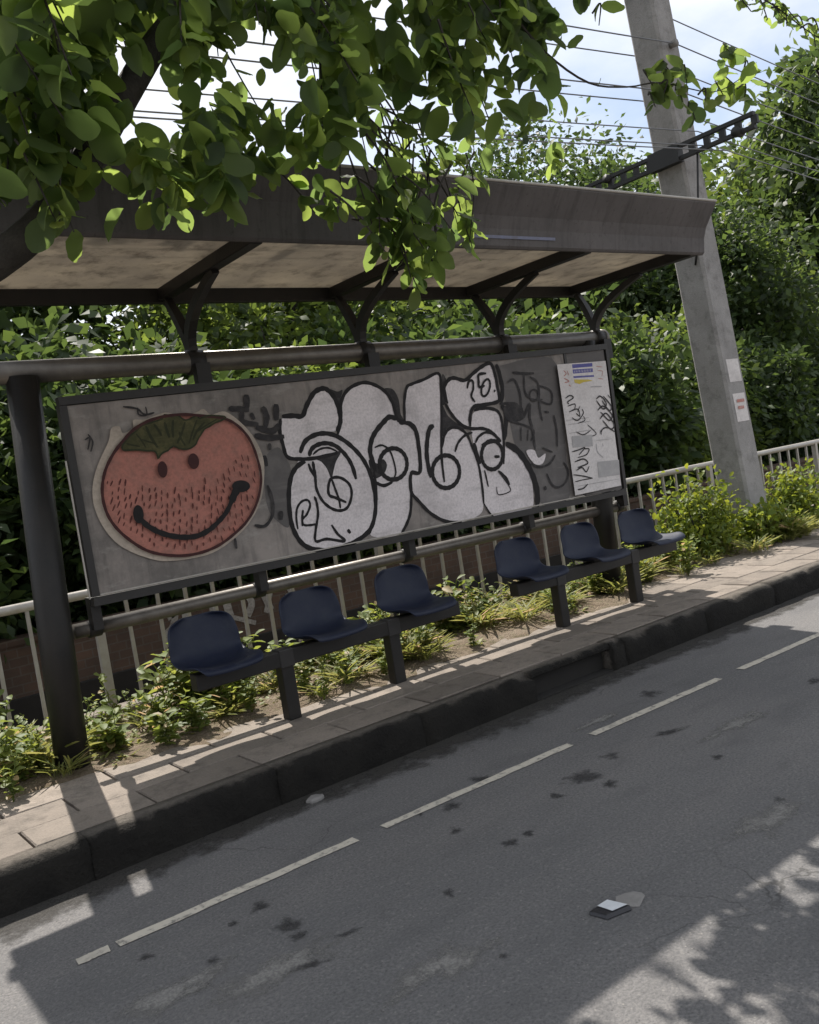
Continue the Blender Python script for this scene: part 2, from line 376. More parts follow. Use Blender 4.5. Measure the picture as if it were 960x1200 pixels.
def lane_y(x): return 3.615 - 0.0235 * x
for x0, x1 in ((0.80, 0.925), (0.955, 2.08), (2.245, 3.53), (3.715, 4.93), (5.17, 6.42), (6.66, 7.9), (8.15, 9.4), (-0.75, 0.5)):
    mb = MB(); n = 14; vs = []
    for i in range(n + 1):
        x = x0 + (x1 - x0) * i / n
        for sg in (-1, 1):
            vs.append((x + rnd.uniform(-.006, .006), lane_y(x) + sg * (0.029 + rnd.uniform(-.004, .004)), 0.004))
    mb.add(vs, [(2 * i, 2 * i + 2, 2 * i + 3, 2 * i + 1) for i in range(n)])
    mb.build('lane_dash', M['lane'], road)
def blob(cx, cy, rx, ry, z, name, m, rot=0.0, n=26, rough=0.22):
    mb = MB(); ph = [rnd.uniform(0, 6.28) for _ in range(5)]; vs = [(cx, cy, z)]
    for i in range(n):
        a = 2 * math.pi * i / n
        k = 1 + rough * (math.sin(3 * a + ph[0]) * .5 + math.sin(5 * a + ph[1]) * .4 + math.sin(8 * a + ph[2]) * .35 + rnd.uniform(-.3, .3))
        u, v = rx * k * math.cos(a), ry * k * math.sin(a)
        vs.append((cx + u * math.cos(rot) - v * math.sin(rot), cy + u * math.sin(rot) + v * math.cos(rot), z))
    mb.add(vs, [(0, 1 + i, 1 + (i + 1) % n) for i in range(n)])
    o = mb.build(name, m, road); at = o.data.attributes.new('fade', 'FLOAT', 'POINT')
    at.data.foreach_set('value', [1.0] + [0.0] * n); return o
stains = [(338, 1085, 20, 9), (305, 1062, 12, 6), (275, 1083, 7, 4), (350, 1097, 12, 6), (530, 945, 13, 5), (493, 955, 4, 3), (683, 911, 21, 7), (716, 886, 9, 4),
          (714, 919, 9, 4), (598, 988, 10, 5), (619, 977, 6, 4), (535, 974, 9, 4), (652, 933, 7, 4), (567, 913, 15, 5), (762, 813, 11, 4), (785, 858, 20, 3),
          (590, 1121, 6, 4), (526, 1047, 7, 5), (250, 1126, 10, 5), (170, 1122, 10, 4), (365, 1131, 22, 4), (913, 937, 6, 4), (840, 887, 8, 3), (955, 798, 10, 3), (405, 1095, 16, 3)]
for px, py, a, b in stains:
    p = on_z(px, py, 0); q = on_z(px + a, py - a * 0.3, 0); r_ = on_z(px, py + b, 0)
    rx = math.hypot(*(q - p)[:2]); ry = math.hypot(*(r_ - p)[:2])
    blob(p[0], p[1], max(rx, .012) * 1.35, max(ry, .010) * 1.45, 0.003, 'oil_stain', M['stain'], math.atan2(q[1] - p[1], q[0] - p[0]), rough=0.28)

for px, py, rx, ry in ((325, 1138, .38, .13), (200, 1165, .30, .12), (860, 850, .45, .10), (700, 845, .28, .06), (520, 1130, .30, .12), (900, 960, .35, .12)):
    p = on_z(px, py, 0); blob(p[0], p[1], rx, ry, 0.0022, 'worn_patch', M['patch'], -0.02, rough=0.3)
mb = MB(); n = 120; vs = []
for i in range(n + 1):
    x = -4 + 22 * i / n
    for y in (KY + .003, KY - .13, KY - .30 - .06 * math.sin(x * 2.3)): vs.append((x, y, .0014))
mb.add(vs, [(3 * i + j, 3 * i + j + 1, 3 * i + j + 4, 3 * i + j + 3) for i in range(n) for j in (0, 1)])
o = mb.build('gutter_grime_shade', M['grime_shade'], road); o.data.attributes.new('fade', 'FLOAT', 'POINT').data.foreach_set('value', [1.0, .75, 0.0] * (n + 1))  # strip along the kerb, part dirt and part painted shade
# paving slabs, kerb stones
slabm = []
for k in range(4):
    mb = MB()
    dz = [rnd.uniform(-.003, .003) for _ in range(4)]
    mb.box(-0.2935, 0.2935, -0.1435, 0.1435, -0.03, 0.0, 0.006)
    for i in range(8, 12): v = mb.v[i]; mb.v[i] = (v[0], v[1], v[2] + dz[i - 8])
    slabm.append(mb.mesh('paving_slab'))
for r_ in range(4):
    y = KY + 0.155 + 0.15 + 0.30 * r_
    for i in range(-3, 28):
        x = i * 0.6 + (0.3 if r_ % 2 else 0)
        o = link('paving_slab', slabm[rnd.randrange(4)], M['slab'], pave)
        o.location = (x, y, 0.2 + rnd.uniform(-.004, .003)); o.rotation_euler = (rnd.uniform(-.008, .008), rnd.uniform(-.006, .006), rnd.uniform(-.006, .006))
def kerb_stone(x0, x1, low=0.0):
    mb = MB(); n = max(3, int((x1 - x0) / 0.09)); prof0 = [(0, 0.0), (0.0, 0.075), (0.004, 0.145), (0.010, 0.183), (0.028, 0.2), (0.10, 0.203), (0.148, 0.203), (0.148, 0.0)]
    vs = []
    for i in range(n + 1):
        x = x0 + (x1 - x0) * i / n; e = rnd.uniform(0, 1) ** 3 * 0.035
        for j, (a, b) in enumerate(prof0):
            a2 = a + (rnd.uniform(-.005, .007) if j < 5 else 0); b2 = b - low * (j in (3, 4, 5, 6))
            if j in (3, 4): a2 += e; b2 -= e * 0.7
            vs.append((x, KY + a2, b2 - (0.02 if j in (0, 7) else 0)))
    m_ = len(prof0); fs = []
    for i in range(n):
        for j in range(m_ - 1): fs.append((i * m_ + j, i * m_ + j + 1, (i + 1) * m_ + j + 1, (i + 1) * m_ + j))
    fs += [tuple(range(m_)), tuple(reversed(range(n * m_, n * m_ + m_)))]
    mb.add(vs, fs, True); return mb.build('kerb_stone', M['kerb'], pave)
x = -4.0
edges = [-3.9, -2.9, -1.9, -0.9, 0.1, 1.1, 2.1, 3.1, 4.06]
for a, b in zip(edges, edges[1:]): kerb_stone(a + .0012, b - .0012, rnd.uniform(0, .008))
edges = [4.86, 5.0, 6.0, 7.0, 8.0, 9.0, 10.0, 11.0, 12.0, 13.0, 14.0, 15, 16]
for a, b in zip(edges, edges[1:]): kerb_stone(a + .0012, b - .0012, rnd.uniform(0, .008))
mb = MB(); mb.box(4.06, 4.86, KY + 0.115, KY + 0.148, -0.02, 0.15); mb.box(4.06, 4.86, KY + 0.02, KY + 0.115, -0.02, 0.006)
mb.build('drain_recess', M['dark'], pave)
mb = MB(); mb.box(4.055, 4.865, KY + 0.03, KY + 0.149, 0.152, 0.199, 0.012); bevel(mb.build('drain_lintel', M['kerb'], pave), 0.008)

# earth verge between pavement and railing
mb = MB(); nx, ny = 150, 22; vs = []
from mathutils import noise as mno
for i in range(nx + 1):
    x = -3 + 20 * i / nx
    f0 = 5.16 + 0.10 * mno.noise((x * 1.3, 0, 3)) + 0.07 * mno.noise((x * 5, 1, 9)) + (0.30 * min(1, max(0, (x - 6.2) / 0.6))) + (0.13 if x < 1.6 else 0)
    for j in range(ny + 1):
        y = f0 + (6.52 - f0) * j / ny
        z = 0.192 + 0.03 * min(1, j / 4) + 0.022 * mno.noise((x * 4, y * 4, 0)) + 0.012 * mno.noise((x * 13, y * 13, 5))
        vs.append((x, y, z))
mb.add(vs, [(i * (ny + 1) + j, (i + 1) * (ny + 1) + j, (i + 1) * (ny + 1) + j + 1, i * (ny + 1) + j + 1) for i in range(nx) for j in range(ny)], True)
verge = tag(mb.build('earth_verge', M['soil']), kind='structure')

# ---------------------------------------------------------------- bus shelter
PY = 5.44                                     # board face
sh = thing('bus_shelter', (4.0, 5.46, 0.2), 'graffitied bus shelter with dark steel frame and flat roof on the pavement', 'bus shelter')
def part(mb, name, m, parent=None, label=None):
    o = mb.build(name, m, parent or sh)
    if parent is None: o.matrix_parent_inverse = Matrix.Translation(-sh.location)
    if label: o['label'] = label
    return o
mb = MB(); mb.tube([(1.405, 5.55, 0.17), (1.44, 5.56, 1.0), (1.515, 5.58, 2.55)], [0.10, 0.098, 0.094], 18); post = part(mb, 'post', M['steel'])
mb = MB(); mb.tube([(6.43, 5.60, 0.17), (6.47, 5.60, 1.2), (6.55, 5.60, 2.56)], [0.10, 0.098, 0.092], 18); part(mb, 'post', M['steel'])
mb = MB(); mb.tube([(1.10, 5.60, 2.585), (6.76, 5.60, 2.585)], 0.070, 20); ub = part(mb, 'upper_beam', M['pipe'])
mb = MB(); mb.tube([(6.76, 5.60, 2.585), (6.775, 5.60, 2.585), (6.777, 5.60, 2.585), (6.81, 5.60, 2.585)], [0.070, 0.071, 0.085, 0.085], 20); part(mb, 'end_cap', M['pipe'], ub)
mb = MB(); mb.tube([(1.56, 5.60, 0.998), (6.76, 5.60, 0.985)], 0.046, 18); lr = part(mb, 'lower_rail', M['pipe'])
for px in (1.62, 2.72, 3.97, 5.23, 6.44):
    mb = MB(); mb.tube([(px * 1.037 - .038, 5.60, 0.992), (px * 1.037 + .038, 5.60, 0.992)], 0.054, 16); part(mb, 'collar', M['steel'], lr)
    mb = MB(); mb.box(px * 1.037 - .03, px * 1.037 + .03, 5.492, 5.575, 0.99, 1.19); part(mb, 'stay', M['steel'], lr)
RX = [1.20, 2.57, 3.95, 5.36, 6.68]
RB, RF, RZ = 5.775, 4.43, 3.075
for i, x in enumerate(RX[1:]):
    bxr = (2.63, 4.02, 5.48, 6.72)[i]
    mb = MB(); mb.tube([(bxr - .055, 5.60, 2.585), (bxr + .055, 5.60, 2.585)], 0.082, 18); part(mb, 'collar', M['steel'], ub)
    for sgn, reach, top in ((1, 0.13, RZ - .04), (-1, 0.62, RZ - .035)):
        b = MB(); pts = []
        for k in range(9):
            u = k / 8
            y = 5.60 + sgn * reach * (u ** 2.1 if sgn < 0 else u ** 1.5); z = 2.62 + (top - 2.62) * (u ** 0.85)
            pts.append((x + (bxr - x) * (1 - u), y, z))
        b.tube(pts, [0.042] * 6 + [0.038, 0.036, 0.034], 4, True, ref=(1, 0, 0)); part(b, 'roof_bracket', M['steel2'] if i == 3 else M['steel'])
    b = MB(); b.box(bxr - .05, bxr + .05, 5.475, 5.54, 2.38, 2.56); part(b, 'board_hanger', M['steel'])
for i, x in enumerate(RX):
    mb = MB(); mb.box(x - .042, x + .042, RF - 0.0, RB, RZ - .035, RZ + .045); bevel(part(mb, 'roof_rib', M['steel']), .006)
mb = MB(); mb.box(RX[0] - .06, RX[-1] + .06, RB + .002, RB + .052, RZ - .05, RZ + .075); bevel(part(mb, 'rear_beam', M['steel']), .006)
for a, b in zip(RX, RX[1:]):
    mb = MB(); n = 10
    mb.box(a + .02, b - .02, RF + .01, RB + .001, RZ + .048, RZ + .062); part(mb, 'roof_panel', M['roof'])
mb = MB(); mb.prism([(4.405, 3.045), (4.39, 3.06), (4.375, 3.17), (4.345, 3.25), (4.225, 3.415), (4.225, 3.43), (4.255, 3.432), (4.385, 3.262), (4.415, 3.17), (4.428, 3.045)], RX[0] - .07, RX[-1] + .10)
fas = part(mb, 'fascia', M['fascia'])
mb = MB(); mb.tube([(RX[0] - .072, 4.222, 3.436), (RX[-1] + .102, 4.222, 3.436)], 0.010, 8); part(mb, 'drip_edge', M['rail'], fas)
p0, p1 = on_y(548, 276, 4.38), on_y(650, 279, 4.38)
mb = MB(); mb.add([(p0[0], 4.3762, 3.105), (p1[0], 4.3762, 3.105), (p1[0], 4.3727, 3.125), (p0[0], 4.3727, 3.125)], [(0, 1, 2, 3)]); part(mb, 'blue_strip', M['streak'], fas)  # thin bluish strip along the lower fascia

# board with its frame (corner positions measured off the photograph)
TL, BL, TR, BR = (1.70, 2.345), (1.70, 1.195), (6.055, 2.445), (6.055, 1.165)
def quadbox(mb, q, y0, y1):
    vs = [(x, y0, z) for x, z in q] + [(x, y1, z) for x, z in q]
    return mb.add(vs, [(0, 1, 2, 3), (7, 6, 5, 4), (0, 4, 5, 1), (1, 5, 6, 2), (2, 6, 7, 3), (3, 7, 4, 0)])
mb = MB(); quadbox(mb, [TL, TR, BR, BL], PY, PY + .03); board = part(mb, 'board', M['board'])
NTL, NTR, NBR, NBL = (6.075, 2.447), (6.60, 2.457), (6.585, 1.16), (6.075, 1.165)
mb = MB(); quadbox(mb, [NTL, NTR, NBR, NBL], PY, PY + .03); nb = part(mb, 'notice_panel', M['darkgrey'])
def frame_bar(a, b, wd, y0, y1, m, name='frame_bar', par=None):
    a = np.array(a); b = np.array(b); d = (b - a) / np.linalg.norm(b - a); n = np.array([-d[1], d[0]]) * wd / 2
    mb = MB(); quadbox(mb, [tuple(a + n), tuple(b + n), tuple(b - n), tuple(a - n)], y0, y1); return part(mb, name, m, par)
frame_bar((1.655, 2.374), (6.64, 2.482), .050, PY - .018, PY + .05, M['steel2'])
frame_bar((1.655, 1.165), (6.62, 1.128), .050, PY - .018, PY + .05, M['steel2'])
frame_bar((1.674, 1.197), (1.674, 2.347), .046, PY - .016, PY + .048, M['steel2'])
frame_bar((6.618, 1.160), (6.632, 2.456), .04, PY - .016, PY + .048, M['steel2'])
frame_bar((6.063, 1.167), (6.063, 2.444), .030, PY - .010, PY + .04, M['steel2'])
frame_bar((1.631, 1.19), (1.631, 2.02), .008, PY - .030, PY - .019, M['rail'], 'trim_strip')
frame_bar((1.70, 1.203), (6.05, 1.172), .008, PY - .012, PY - .001, M['rail'], 'trim_strip')

# ---- painted marks, traced onto the board plane
def cr(pts, closed=False, sub=5):
    P = [np.array(p, float) for p in pts]; n = len(P); out_ = []
    rng = range(n) if closed else range(n - 1)
    for i in rng:
        if closed: a, b, c, d = P[(i - 1) % n], P[i], P[(i + 1) % n], P[(i + 2) % n]
        else: a, b, c, d = P[max(i - 1, 0)], P[i], P[i + 1], P[min(i + 2, n - 1)]
        for k in range(sub):
            t = k / sub
            out_.append(0.5 * ((2 * b) + (-a + c) * t + (2 * a - 5 * b + 4 * c - d) * t * t + (-a + 3 * b - 3 * c + d) * t ** 3))
    if not closed: out_.append(P[-1])
    return out_
class Fr:
    def __init__(s, x0, y0, k): s.x0, s.y0, s.k = x0, y0, k
    def __call__(s, pts): return [(s.x0 + x / s.k, s.y0 + y / s.k) for x, y in pts]
F1 = Fr(320, 440, 5.714); F2 = Fr(430, 430, 5.714); F3 = Fr(470, 420, 5.647); F4 = Fr(100, 470, 4.364); F5 = Fr(580, 410, 6.0); F6 = Fr(250, 450, 6.316)
layer = [0.0015]
def to_board(pts): return [on_y(x, y, PY)[[0, 2]] for x, y in pts]
def fill(mb, pts, smooth=True):
    c = to_board(cr(pts, True) if smooth else pts)
    y = PY - layer[0]; layer[0] += 0.00012
    tri = tessellate_polygon([[Vector((p[0], p[1], 0)) for p in c]])
    mb.add([(p[0], y, p[1]) for p in c], [tuple(t) for t in tri])
def stroke(mb, pts, wpx, closed=False, taper=True, sub=5):
    c = np.array(to_board(cr(pts, closed, sub)))
    if closed: c = np.vstack([c, c[:1]])
    wd = wpx * 0.0086                   # metres per picture pixel on the board
    vs = []; n = len(c); y0 = PY - layer[0]; layer[0] += 0.00012
    for i in range(n):
        d = c[min(i + 1, n - 1)] - c[max(i - 1, 0)]; l_ = np.linalg.norm(d); d = d / l_ if l_ > 0 else np.array([1, 0])
        k = wd / 2 * (1 + 0.10 * math.sin(i * 1.7 + n))
        if taper and not closed: k *= min(1, 0.55 + 0.6 * min(i, n - 1 - i) / 3)
        nn = np.array([-d[1], d[0]]) * k; y = y0 - i * 0.000004
        vs += [(c[i][0] + nn[0], y, c[i][1] + nn[1]), (c[i][0] - nn[0], y, c[i][1] - nn[1])]
    mb.add(vs, [(2 * i, 2 * i + 2, 2 * i + 3, 2 * i + 1) for i in range(n - 1)])
def ell(cx, cy, rx, ry, n=14, rot=0.0):
    return [(cx + rx * math.cos(6.2832 * i / n) * math.cos(rot) - ry * math.sin(6.2832 * i / n) * math.sin(rot),
             cy + rx * math.cos(6.2832 * i / n) * math.sin(rot) + ry * math.sin(6.2832 * i / n) * math.cos(rot)) for i in range(n)]
def paint(name, m, fills=(), strokes=(), parent=None, joined=False):
    if joined:
        mb = MB()
        for s_ in strokes: stroke(mb, *s_)
        part(mb, name, m, parent or board)['kind'] = 'stuff'; return
    for f_ in fills:
        mb = MB(); fill(mb, f_); part(mb, name, m, parent or board)
    for s_ in strokes:
        mb = MB(); stroke(mb, *s_); part(mb, name, m, parent or board)
# background fields
paint('grey_field', M['darkgrey'], [F5([(-40, 130), (40, 110), (400, 60), (470, 400), (505, 800), (520, 1040), (320, 1075), (150, 700), (60, 300)])])
paint('dark_field', M['darkgrey'], [F1([(-60, 560), (30, 480), (90, 560), (120, 640), (90, 800), (110, 1000), (60, 1000), (-30, 900), (-60, 700)])])
# the four letters
paint('letter_fill', M['white'], [F1([(60, 290), (120, 285), (190, 275), (225, 215), (270, 135), (320, 98), (355, 100), (400, 145), (430, 220), (437, 310), (420, 370), (330, 382), (230, 430), (190, 500), (180, 550), (100, 550), (70, 460), (50, 380)]),
    F1([(180, 545), (118, 690), (105, 800), (115, 950), (150, 1060), (220, 1130), (300, 1160), (400, 1160), (500, 1130), (600, 1080), (660, 1010), (685, 900), (678, 780), (650, 660), (590, 550), (500, 450), (400, 395), (300, 392), (220, 440)])])
paint('letter_fill', M['white'], [F1([(440, 400), (455, 180), (500, 100), (580, 60), (660, 65), (740, 110), (800, 190), (825, 290)]) + F2([(205, 365), (250, 380), (290, 392), (322, 440), (340, 530), (350, 640), (342, 705), (297, 715), (295, 850), (290, 960), (270, 1040), (235, 1110), (130, 1140), (30, 1130)]) + F1([(655, 1010), (685, 900), (665, 720), (590, 555), (500, 455)])])
paint('letter_fill', M['white'], [F3([(30, 420), (25, 300), (38, 205), (65, 180), (150, 150), (243, 107), (260, 250), (268, 440), (280, 500), (300, 475), (340, 457), (400, 480), (450, 550), (490, 650), (520, 760), (540, 900), (538, 1010), (470, 1060), (380, 1085), (300, 1080), (200, 1020), (120, 950), (70, 890), (67, 775), (122, 752), (120, 600), (100, 480), (60, 430)])])
paint('letter_fill', M['white'], [F3([(300, 250), (290, 200), (312, 150), (350, 130), (420, 145), (480, 100), (540, 55), (590, 42), (618, 130), (638, 240), (630, 285), (560, 300), (485, 312), (465, 330), (455, 380), (450, 445), (400, 430), (340, 370), (308, 300)]),
    F3([(468, 400), (482, 358), (540, 337), (620, 342), (655, 375), (670, 450), (680, 560), (740, 592), (800, 670), (850, 760), (873, 880), (862, 1000), (750, 1040), (640, 1060), (590, 1030), (550, 970), (540, 850), (520, 720), (485, 600), (465, 480)])])
paint('letter_shadow', M['scrib'], [F1([(375, 92), (430, 108), (465, 100), (445, 180), (450, 250), (440, 375), (425, 372), (440, 300), (430, 220), (405, 150)]),
    F1([(740, 92), (800, 92), (840, 160), (855, 260), (890, 318), (845, 325), (820, 230), (790, 160)]),
    F3([(268, 310), (310, 380), (380, 437), (445, 460), (400, 472), (340, 457), (300, 470), (272, 510)]),
    F1([(285, 552), (440, 506), (452, 520), (420, 580), (402, 650), (390, 692), (360, 625), (322, 578)]),
    F1([(640, 565), (700, 590), (735, 560), (762, 600), (740, 660), (680, 690), (655, 640)]),
    F3([(270, 110), (300, 150), (284, 210), (300, 280), (272, 300)])])
paint('letter_outline', M['black'], strokes=[
    (F1([(60, 275), (130, 270), (195, 270), (225, 200), (270, 120), (320, 90), (360, 95), (410, 150), (440, 230), (450, 310), (425, 375)]), 4.2),
    (F1([(50, 290), (45, 380), (65, 460), (95, 545), (180, 560), (290, 552), (430, 520)]), 3.2),
    (F1([(180, 520), (215, 440), (290, 395), (370, 390), (450, 420), (530, 480), (600, 560), (650, 660), (680, 790), (685, 900), (660, 1010), (600, 1080), (500, 1135), (380, 1170), (260, 1160), (190, 1120), (140, 1040), (115, 950), (105, 800), (120, 680), (160, 610), (215, 575)]), 4.0),
    (F1([(240, 540), (260, 490), (310, 460), (370, 455), (430, 480), (490, 540), (530, 610), (555, 695)]), 3.8),
    (F1([(265, 530), (310, 495), (370, 485), (430, 510)]), 1.8),
    (F1([(235, 590), (255, 640), (280, 680), (290, 760), (330, 840), (390, 890), (450, 905), (500, 880), (525, 800), (510, 730), (450, 685), (390, 690), (370, 740), (375, 800), (420, 820), (490, 850)]), 2.6),
    (F1([(390, 690), (415, 760), (440, 830), (450, 890)]), 2.2), (F1([(265, 575), (275, 640), (285, 690)]), 3.0)])
paint('tag_letter', M['black'], strokes=[
    (F1([(165, 1030), (155, 960), (160, 890), (190, 845), (230, 835), (247, 870), (225, 930), (195, 965), (205, 1000), (250, 1002), (290, 995)]), 2.0), (F1([(200, 900), (195, 940), (195, 1010)]), 2.2),
    (F1([(275, 810), (290, 850), (300, 930), (285, 1030), (285, 1110), (360, 1095), (480, 1110), (430, 1060), (390, 1000)]), 2.4), (F1([(498, 1032), (517, 1056)]), 3.2)])
paint('letter_outline', M['black'], strokes=[
    (F1([(430, 400), (452, 300), (455, 180), (500, 95), (590, 50), (670, 60), (750, 110), (800, 190), (830, 290), (890, 315)]), 3.2),
    (F2([(200, 350), (150, 335), (110, 370), (60, 430), (30, 490), (20, 570), (40, 640), (55, 700)]), 4.6),
    (F2([(200, 360), (270, 380), (320, 430), (340, 530), (352, 640), (345, 710), (295, 710), (295, 850), (290, 970), (265, 1050), (230, 1115)]), 3.0),
    (F2(ell(175, 650, 92, 105)), 4.0, True), (F2([(50, 540), (100, 525), (150, 560), (180, 640), (190, 720), (150, 780)]), 1.8), (F2([(50, 770), (110, 795), (170, 770)]), 3.0),
    (F2([(45, 700), (60, 830), (55, 960), (30, 1070), (10, 1120)]), 3.0)])
paint('letter_outline', M['black'], strokes=[
    (F3([(25, 430), (20, 300), (35, 195), (70, 170), (150, 140), (245, 100), (262, 200), (266, 400), (266, 640), (285, 820)]), 2.8),
    (F3([(0, 430), (60, 430), (100, 480), (120, 600), (125, 750), (65, 765), (65, 880), (120, 950), (200, 1030), (300, 1080), (400, 1085)]), 3.3),
    (F3([(215, 445), (185, 470), (170, 560), (170, 660), (195, 790)]), 4.8), (F3(ell(295, 750, 90, 108)), 4.2, True),
    (F3([(270, 590), (285, 510), (320, 465), (370, 460), (430, 500), (470, 590), (510, 700), (535, 850), (545, 960)]), 2.8)])
paint('letter_outline', M['black'], strokes=[
    (F3([(305, 300), (283, 200), (310, 145), (350, 130), (420, 145), (480, 95), (540, 50), (590, 35), (617, 100), (637, 200), (645, 280), (560, 305), (480, 320), (455, 380), (455, 450)]), 3.6),
    (F3([(290, 300), (340, 380), (400, 440), (460, 465), (540, 465), (600, 490), (650, 545)]), 3.2),
    (F3([(480, 345), (540, 330), (620, 340), (655, 380), (670, 460), (677, 550), (677, 700)]), 3.2), (F3([(355, 620), (375, 560), (420, 510), (470, 490)]), 2.5),
    (F3(ell(600, 640, 70, 95)), 4.0, True), (F3([(490, 560), (510, 520), (560, 490), (620, 510), (660, 550)]), 2.5), (F3([(530, 575), (600, 550), (660, 545)]), 3.6),
    (F3([(480, 560), (500, 640), (520, 700)]), 4.6), (F3([(550, 740), (575, 850)]), 2.2), (F3([(640, 745), (690, 790), (715, 840)]), 3.2),
    (F3([(630, 850), (640, 900), (700, 890), (720, 860), (650, 760)]), 1.0), (F3([(615, 650), (650, 650)]), 3.2), (F3([(530, 600), (535, 690)]), 2.4),
    (F3([(690, 565), (760, 605), (820, 680), (870, 780), (898, 880), (898, 980)]), 7.0), (F3([(545, 960), (590, 1030), (640, 1060), (740, 1048), (860, 1008)]), 1.8),
    (F3([(660, 300), (668, 200), (645, 90), (625, 40)]), 4.5), (F3([(680, 540), (690, 450), (690, 360), (660, 310)]), 5.0)])
paint('tag_number', M['black'], strokes=[(F3([(435, 200), (445, 155), (470, 150), (475, 200), (462, 250), (487, 290)]), 2.4),
    (F3([(560, 100), (512, 108), (510, 150), (515, 190), (550, 180)]), 2.8), (F3(ell(557, 195, 26, 58, 12, 0.25)), 2.2, True), (F3([(612, 212), (620, 220)]), 3.0)])
# marker scribbles on the grey field
paint('marker_scribble', M['scrib'], [F5([(60, 400), (180, 395), (190, 490), (90, 500)])], strokes=[
    (F5([(120, 160), (200, 168), (270, 165)]), 3.0), (F5([(85, 230), (130, 210), (165, 280), (180, 370), (175, 480)]), 2.4), (F5([(200, 180), (210, 300), (260, 350), (330, 350)]), 2.2),
    (F5([(240, 190), (300, 240), (310, 400), (330, 500)]), 2.2), (F5([(300, 250), (390, 290), (390, 380), (310, 360)]), 2.0), (F5([(30, 380), (150, 385), (190, 480), (240, 380), (240, 470), (260, 560), (280, 700)]), 2.8),
    (F5([(90, 500), (200, 530), (270, 570), (250, 640)]), 2.0), (F5([(180, 540), (180, 640)]), 1.8), (F5([(230, 560), (225, 640)]), 1.6),
    (F5([(250, 800), (310, 825), (380, 800), (420, 740)]), 2.4), (F5([(360, 870), (400, 950), (450, 965), (500, 920), (510, 850), (480, 790)]), 2.2),
    (F5([(410, 460), (430, 560), (435, 680)]), 2.2), (F5([(345, 960), (355, 985)]), 4.0), (F5([(330, 690), (400, 720)]), 2.2), (F5([(345, 435), (375, 440)]), 2.2), (F5(ell(270, 320, 30, 40)), 1.6, True)])
paint('paint_smear', M['white'], [F5([(215, 715), (270, 705), (300, 760), (350, 730), (330, 800), (270, 800)])])
paint('marker_scribble', M['scrib'], strokes=[
    (F6([(240, 80), (245, 180)]), 6), (F6([(110, 185), (180, 185), (260, 195)]), 4.5), (F6([(210, 200), (215, 280), (330, 300)]), 4.5), (F6([(275, 215), (300, 265)]), 3.5),
    (F6([(360, 170), (390, 240), (380, 320)]), 5), (F6([(300, 380), (400, 400), (520, 390)]), 5), (F6([(460, 150), (462, 270)]), 6), (F6([(310, 320), (430, 350), (480, 300)]), 5),
    (F6([(410, 440), (415, 490)]), 3.5), (F6([(370, 530), (388, 610)]), 4.5), (F6([(395, 750), (430, 850), (435, 960), (380, 1050), (300, 1045)]), 2.6), (F6([(495, 940), (495, 1005)]), 4.5),
    (F4([(190, 30), (260, 40), (300, 70), (350, 60)]), 1.5), (F4([(265, 35), (270, 70), (310, 72), (305, 30)]), 1.2), (F4([(760, 700), (770, 755)]), 2.5),
    (F4([(-5, 200), (20, 190), (10, 250)]), 1.2), (F4([(10, 170), (35, 210), (25, 260)]), 1.2)])
# smiling fruit
paint('fruit_halo', M['halo'], [F4([(120, 190), (130, 140), (170, 130), (190, 165), (240, 140), (242, 98), (300, 95), (380, 66), (420, 60), (480, 75), (560, 60), (600, 42), (640, 70), (710, 55), (790, 110), (860, 190), (905, 290), (910, 400), (890, 520), (830, 630), (750, 710), (650, 775), (540, 805), (430, 818), (350, 812), (240, 775), (150, 720), (80, 630), (40, 530), (35, 430), (60, 330), (110, 220)])])
fruit = F4([(190, 200), (130, 280), (90, 370), (78, 470), (100, 570), (150, 650), (230, 720), (320, 770), (430, 790), (540, 785), (650, 750), (740, 690), (820, 610), (870, 510), (888, 400), (870, 300), (830, 200), (770, 130), (700, 92), (600, 80), (480, 72), (350, 92), (250, 140)])
paint('fruit_body', M['red'], [fruit])
tk = []
for ix in range(26):
    for iy in range(15):
        x = 105 + ix * 31 + rnd.uniform(-7, 7); y = 250 + iy * 40 + (ix % 2) * 14 + rnd.uniform(-8, 8)
        ex_ = ((x - 482) / 385) ** 2 + ((y - 432) / 335) ** 2
        top = 455 - abs((x - 430) / 380) ** 1.8 * (185 if x > 430 else 110)
        if ex_ < 0.97 and y > top and rnd.random() < (0.93 if y > 400 else 0.75):
            l_ = rnd.uniform(9, 19); s_ = rnd.uniform(-3, 3) + (x - 482) * 0.012
            tk.append((F4([(x - s_, y - l_), (x, y), (x + s_, y + l_)]), rnd.uniform(0.95, 1.6), False, True, 2))
paint('fruit_seed_marks', M['seed'], strokes=tk, joined=True)
paint('fruit_outline', M['maroon'], strokes=[(fruit, 2.2, True)])
calyx = F4([(180, 250), (190, 212), (250, 152), (300, 117), (380, 102), (392, 77), (460, 76), (500, 100), (560, 76), (580, 88), (640, 80), (705, 90), (650, 117), (600, 152), (570, 190), (555, 227), (500, 245), (440, 237), (390, 267), (365, 292), (345, 257), (290, 256), (240, 250)])
calyx = [(x + rnd.uniform(-.9, .9), y + rnd.uniform(-1.3, 1.3)) for x, y in cr(calyx, True, 2)]
mb = MB(); fill(mb, calyx, False); part(mb, 'fruit_calyx', M['calyx'], board)
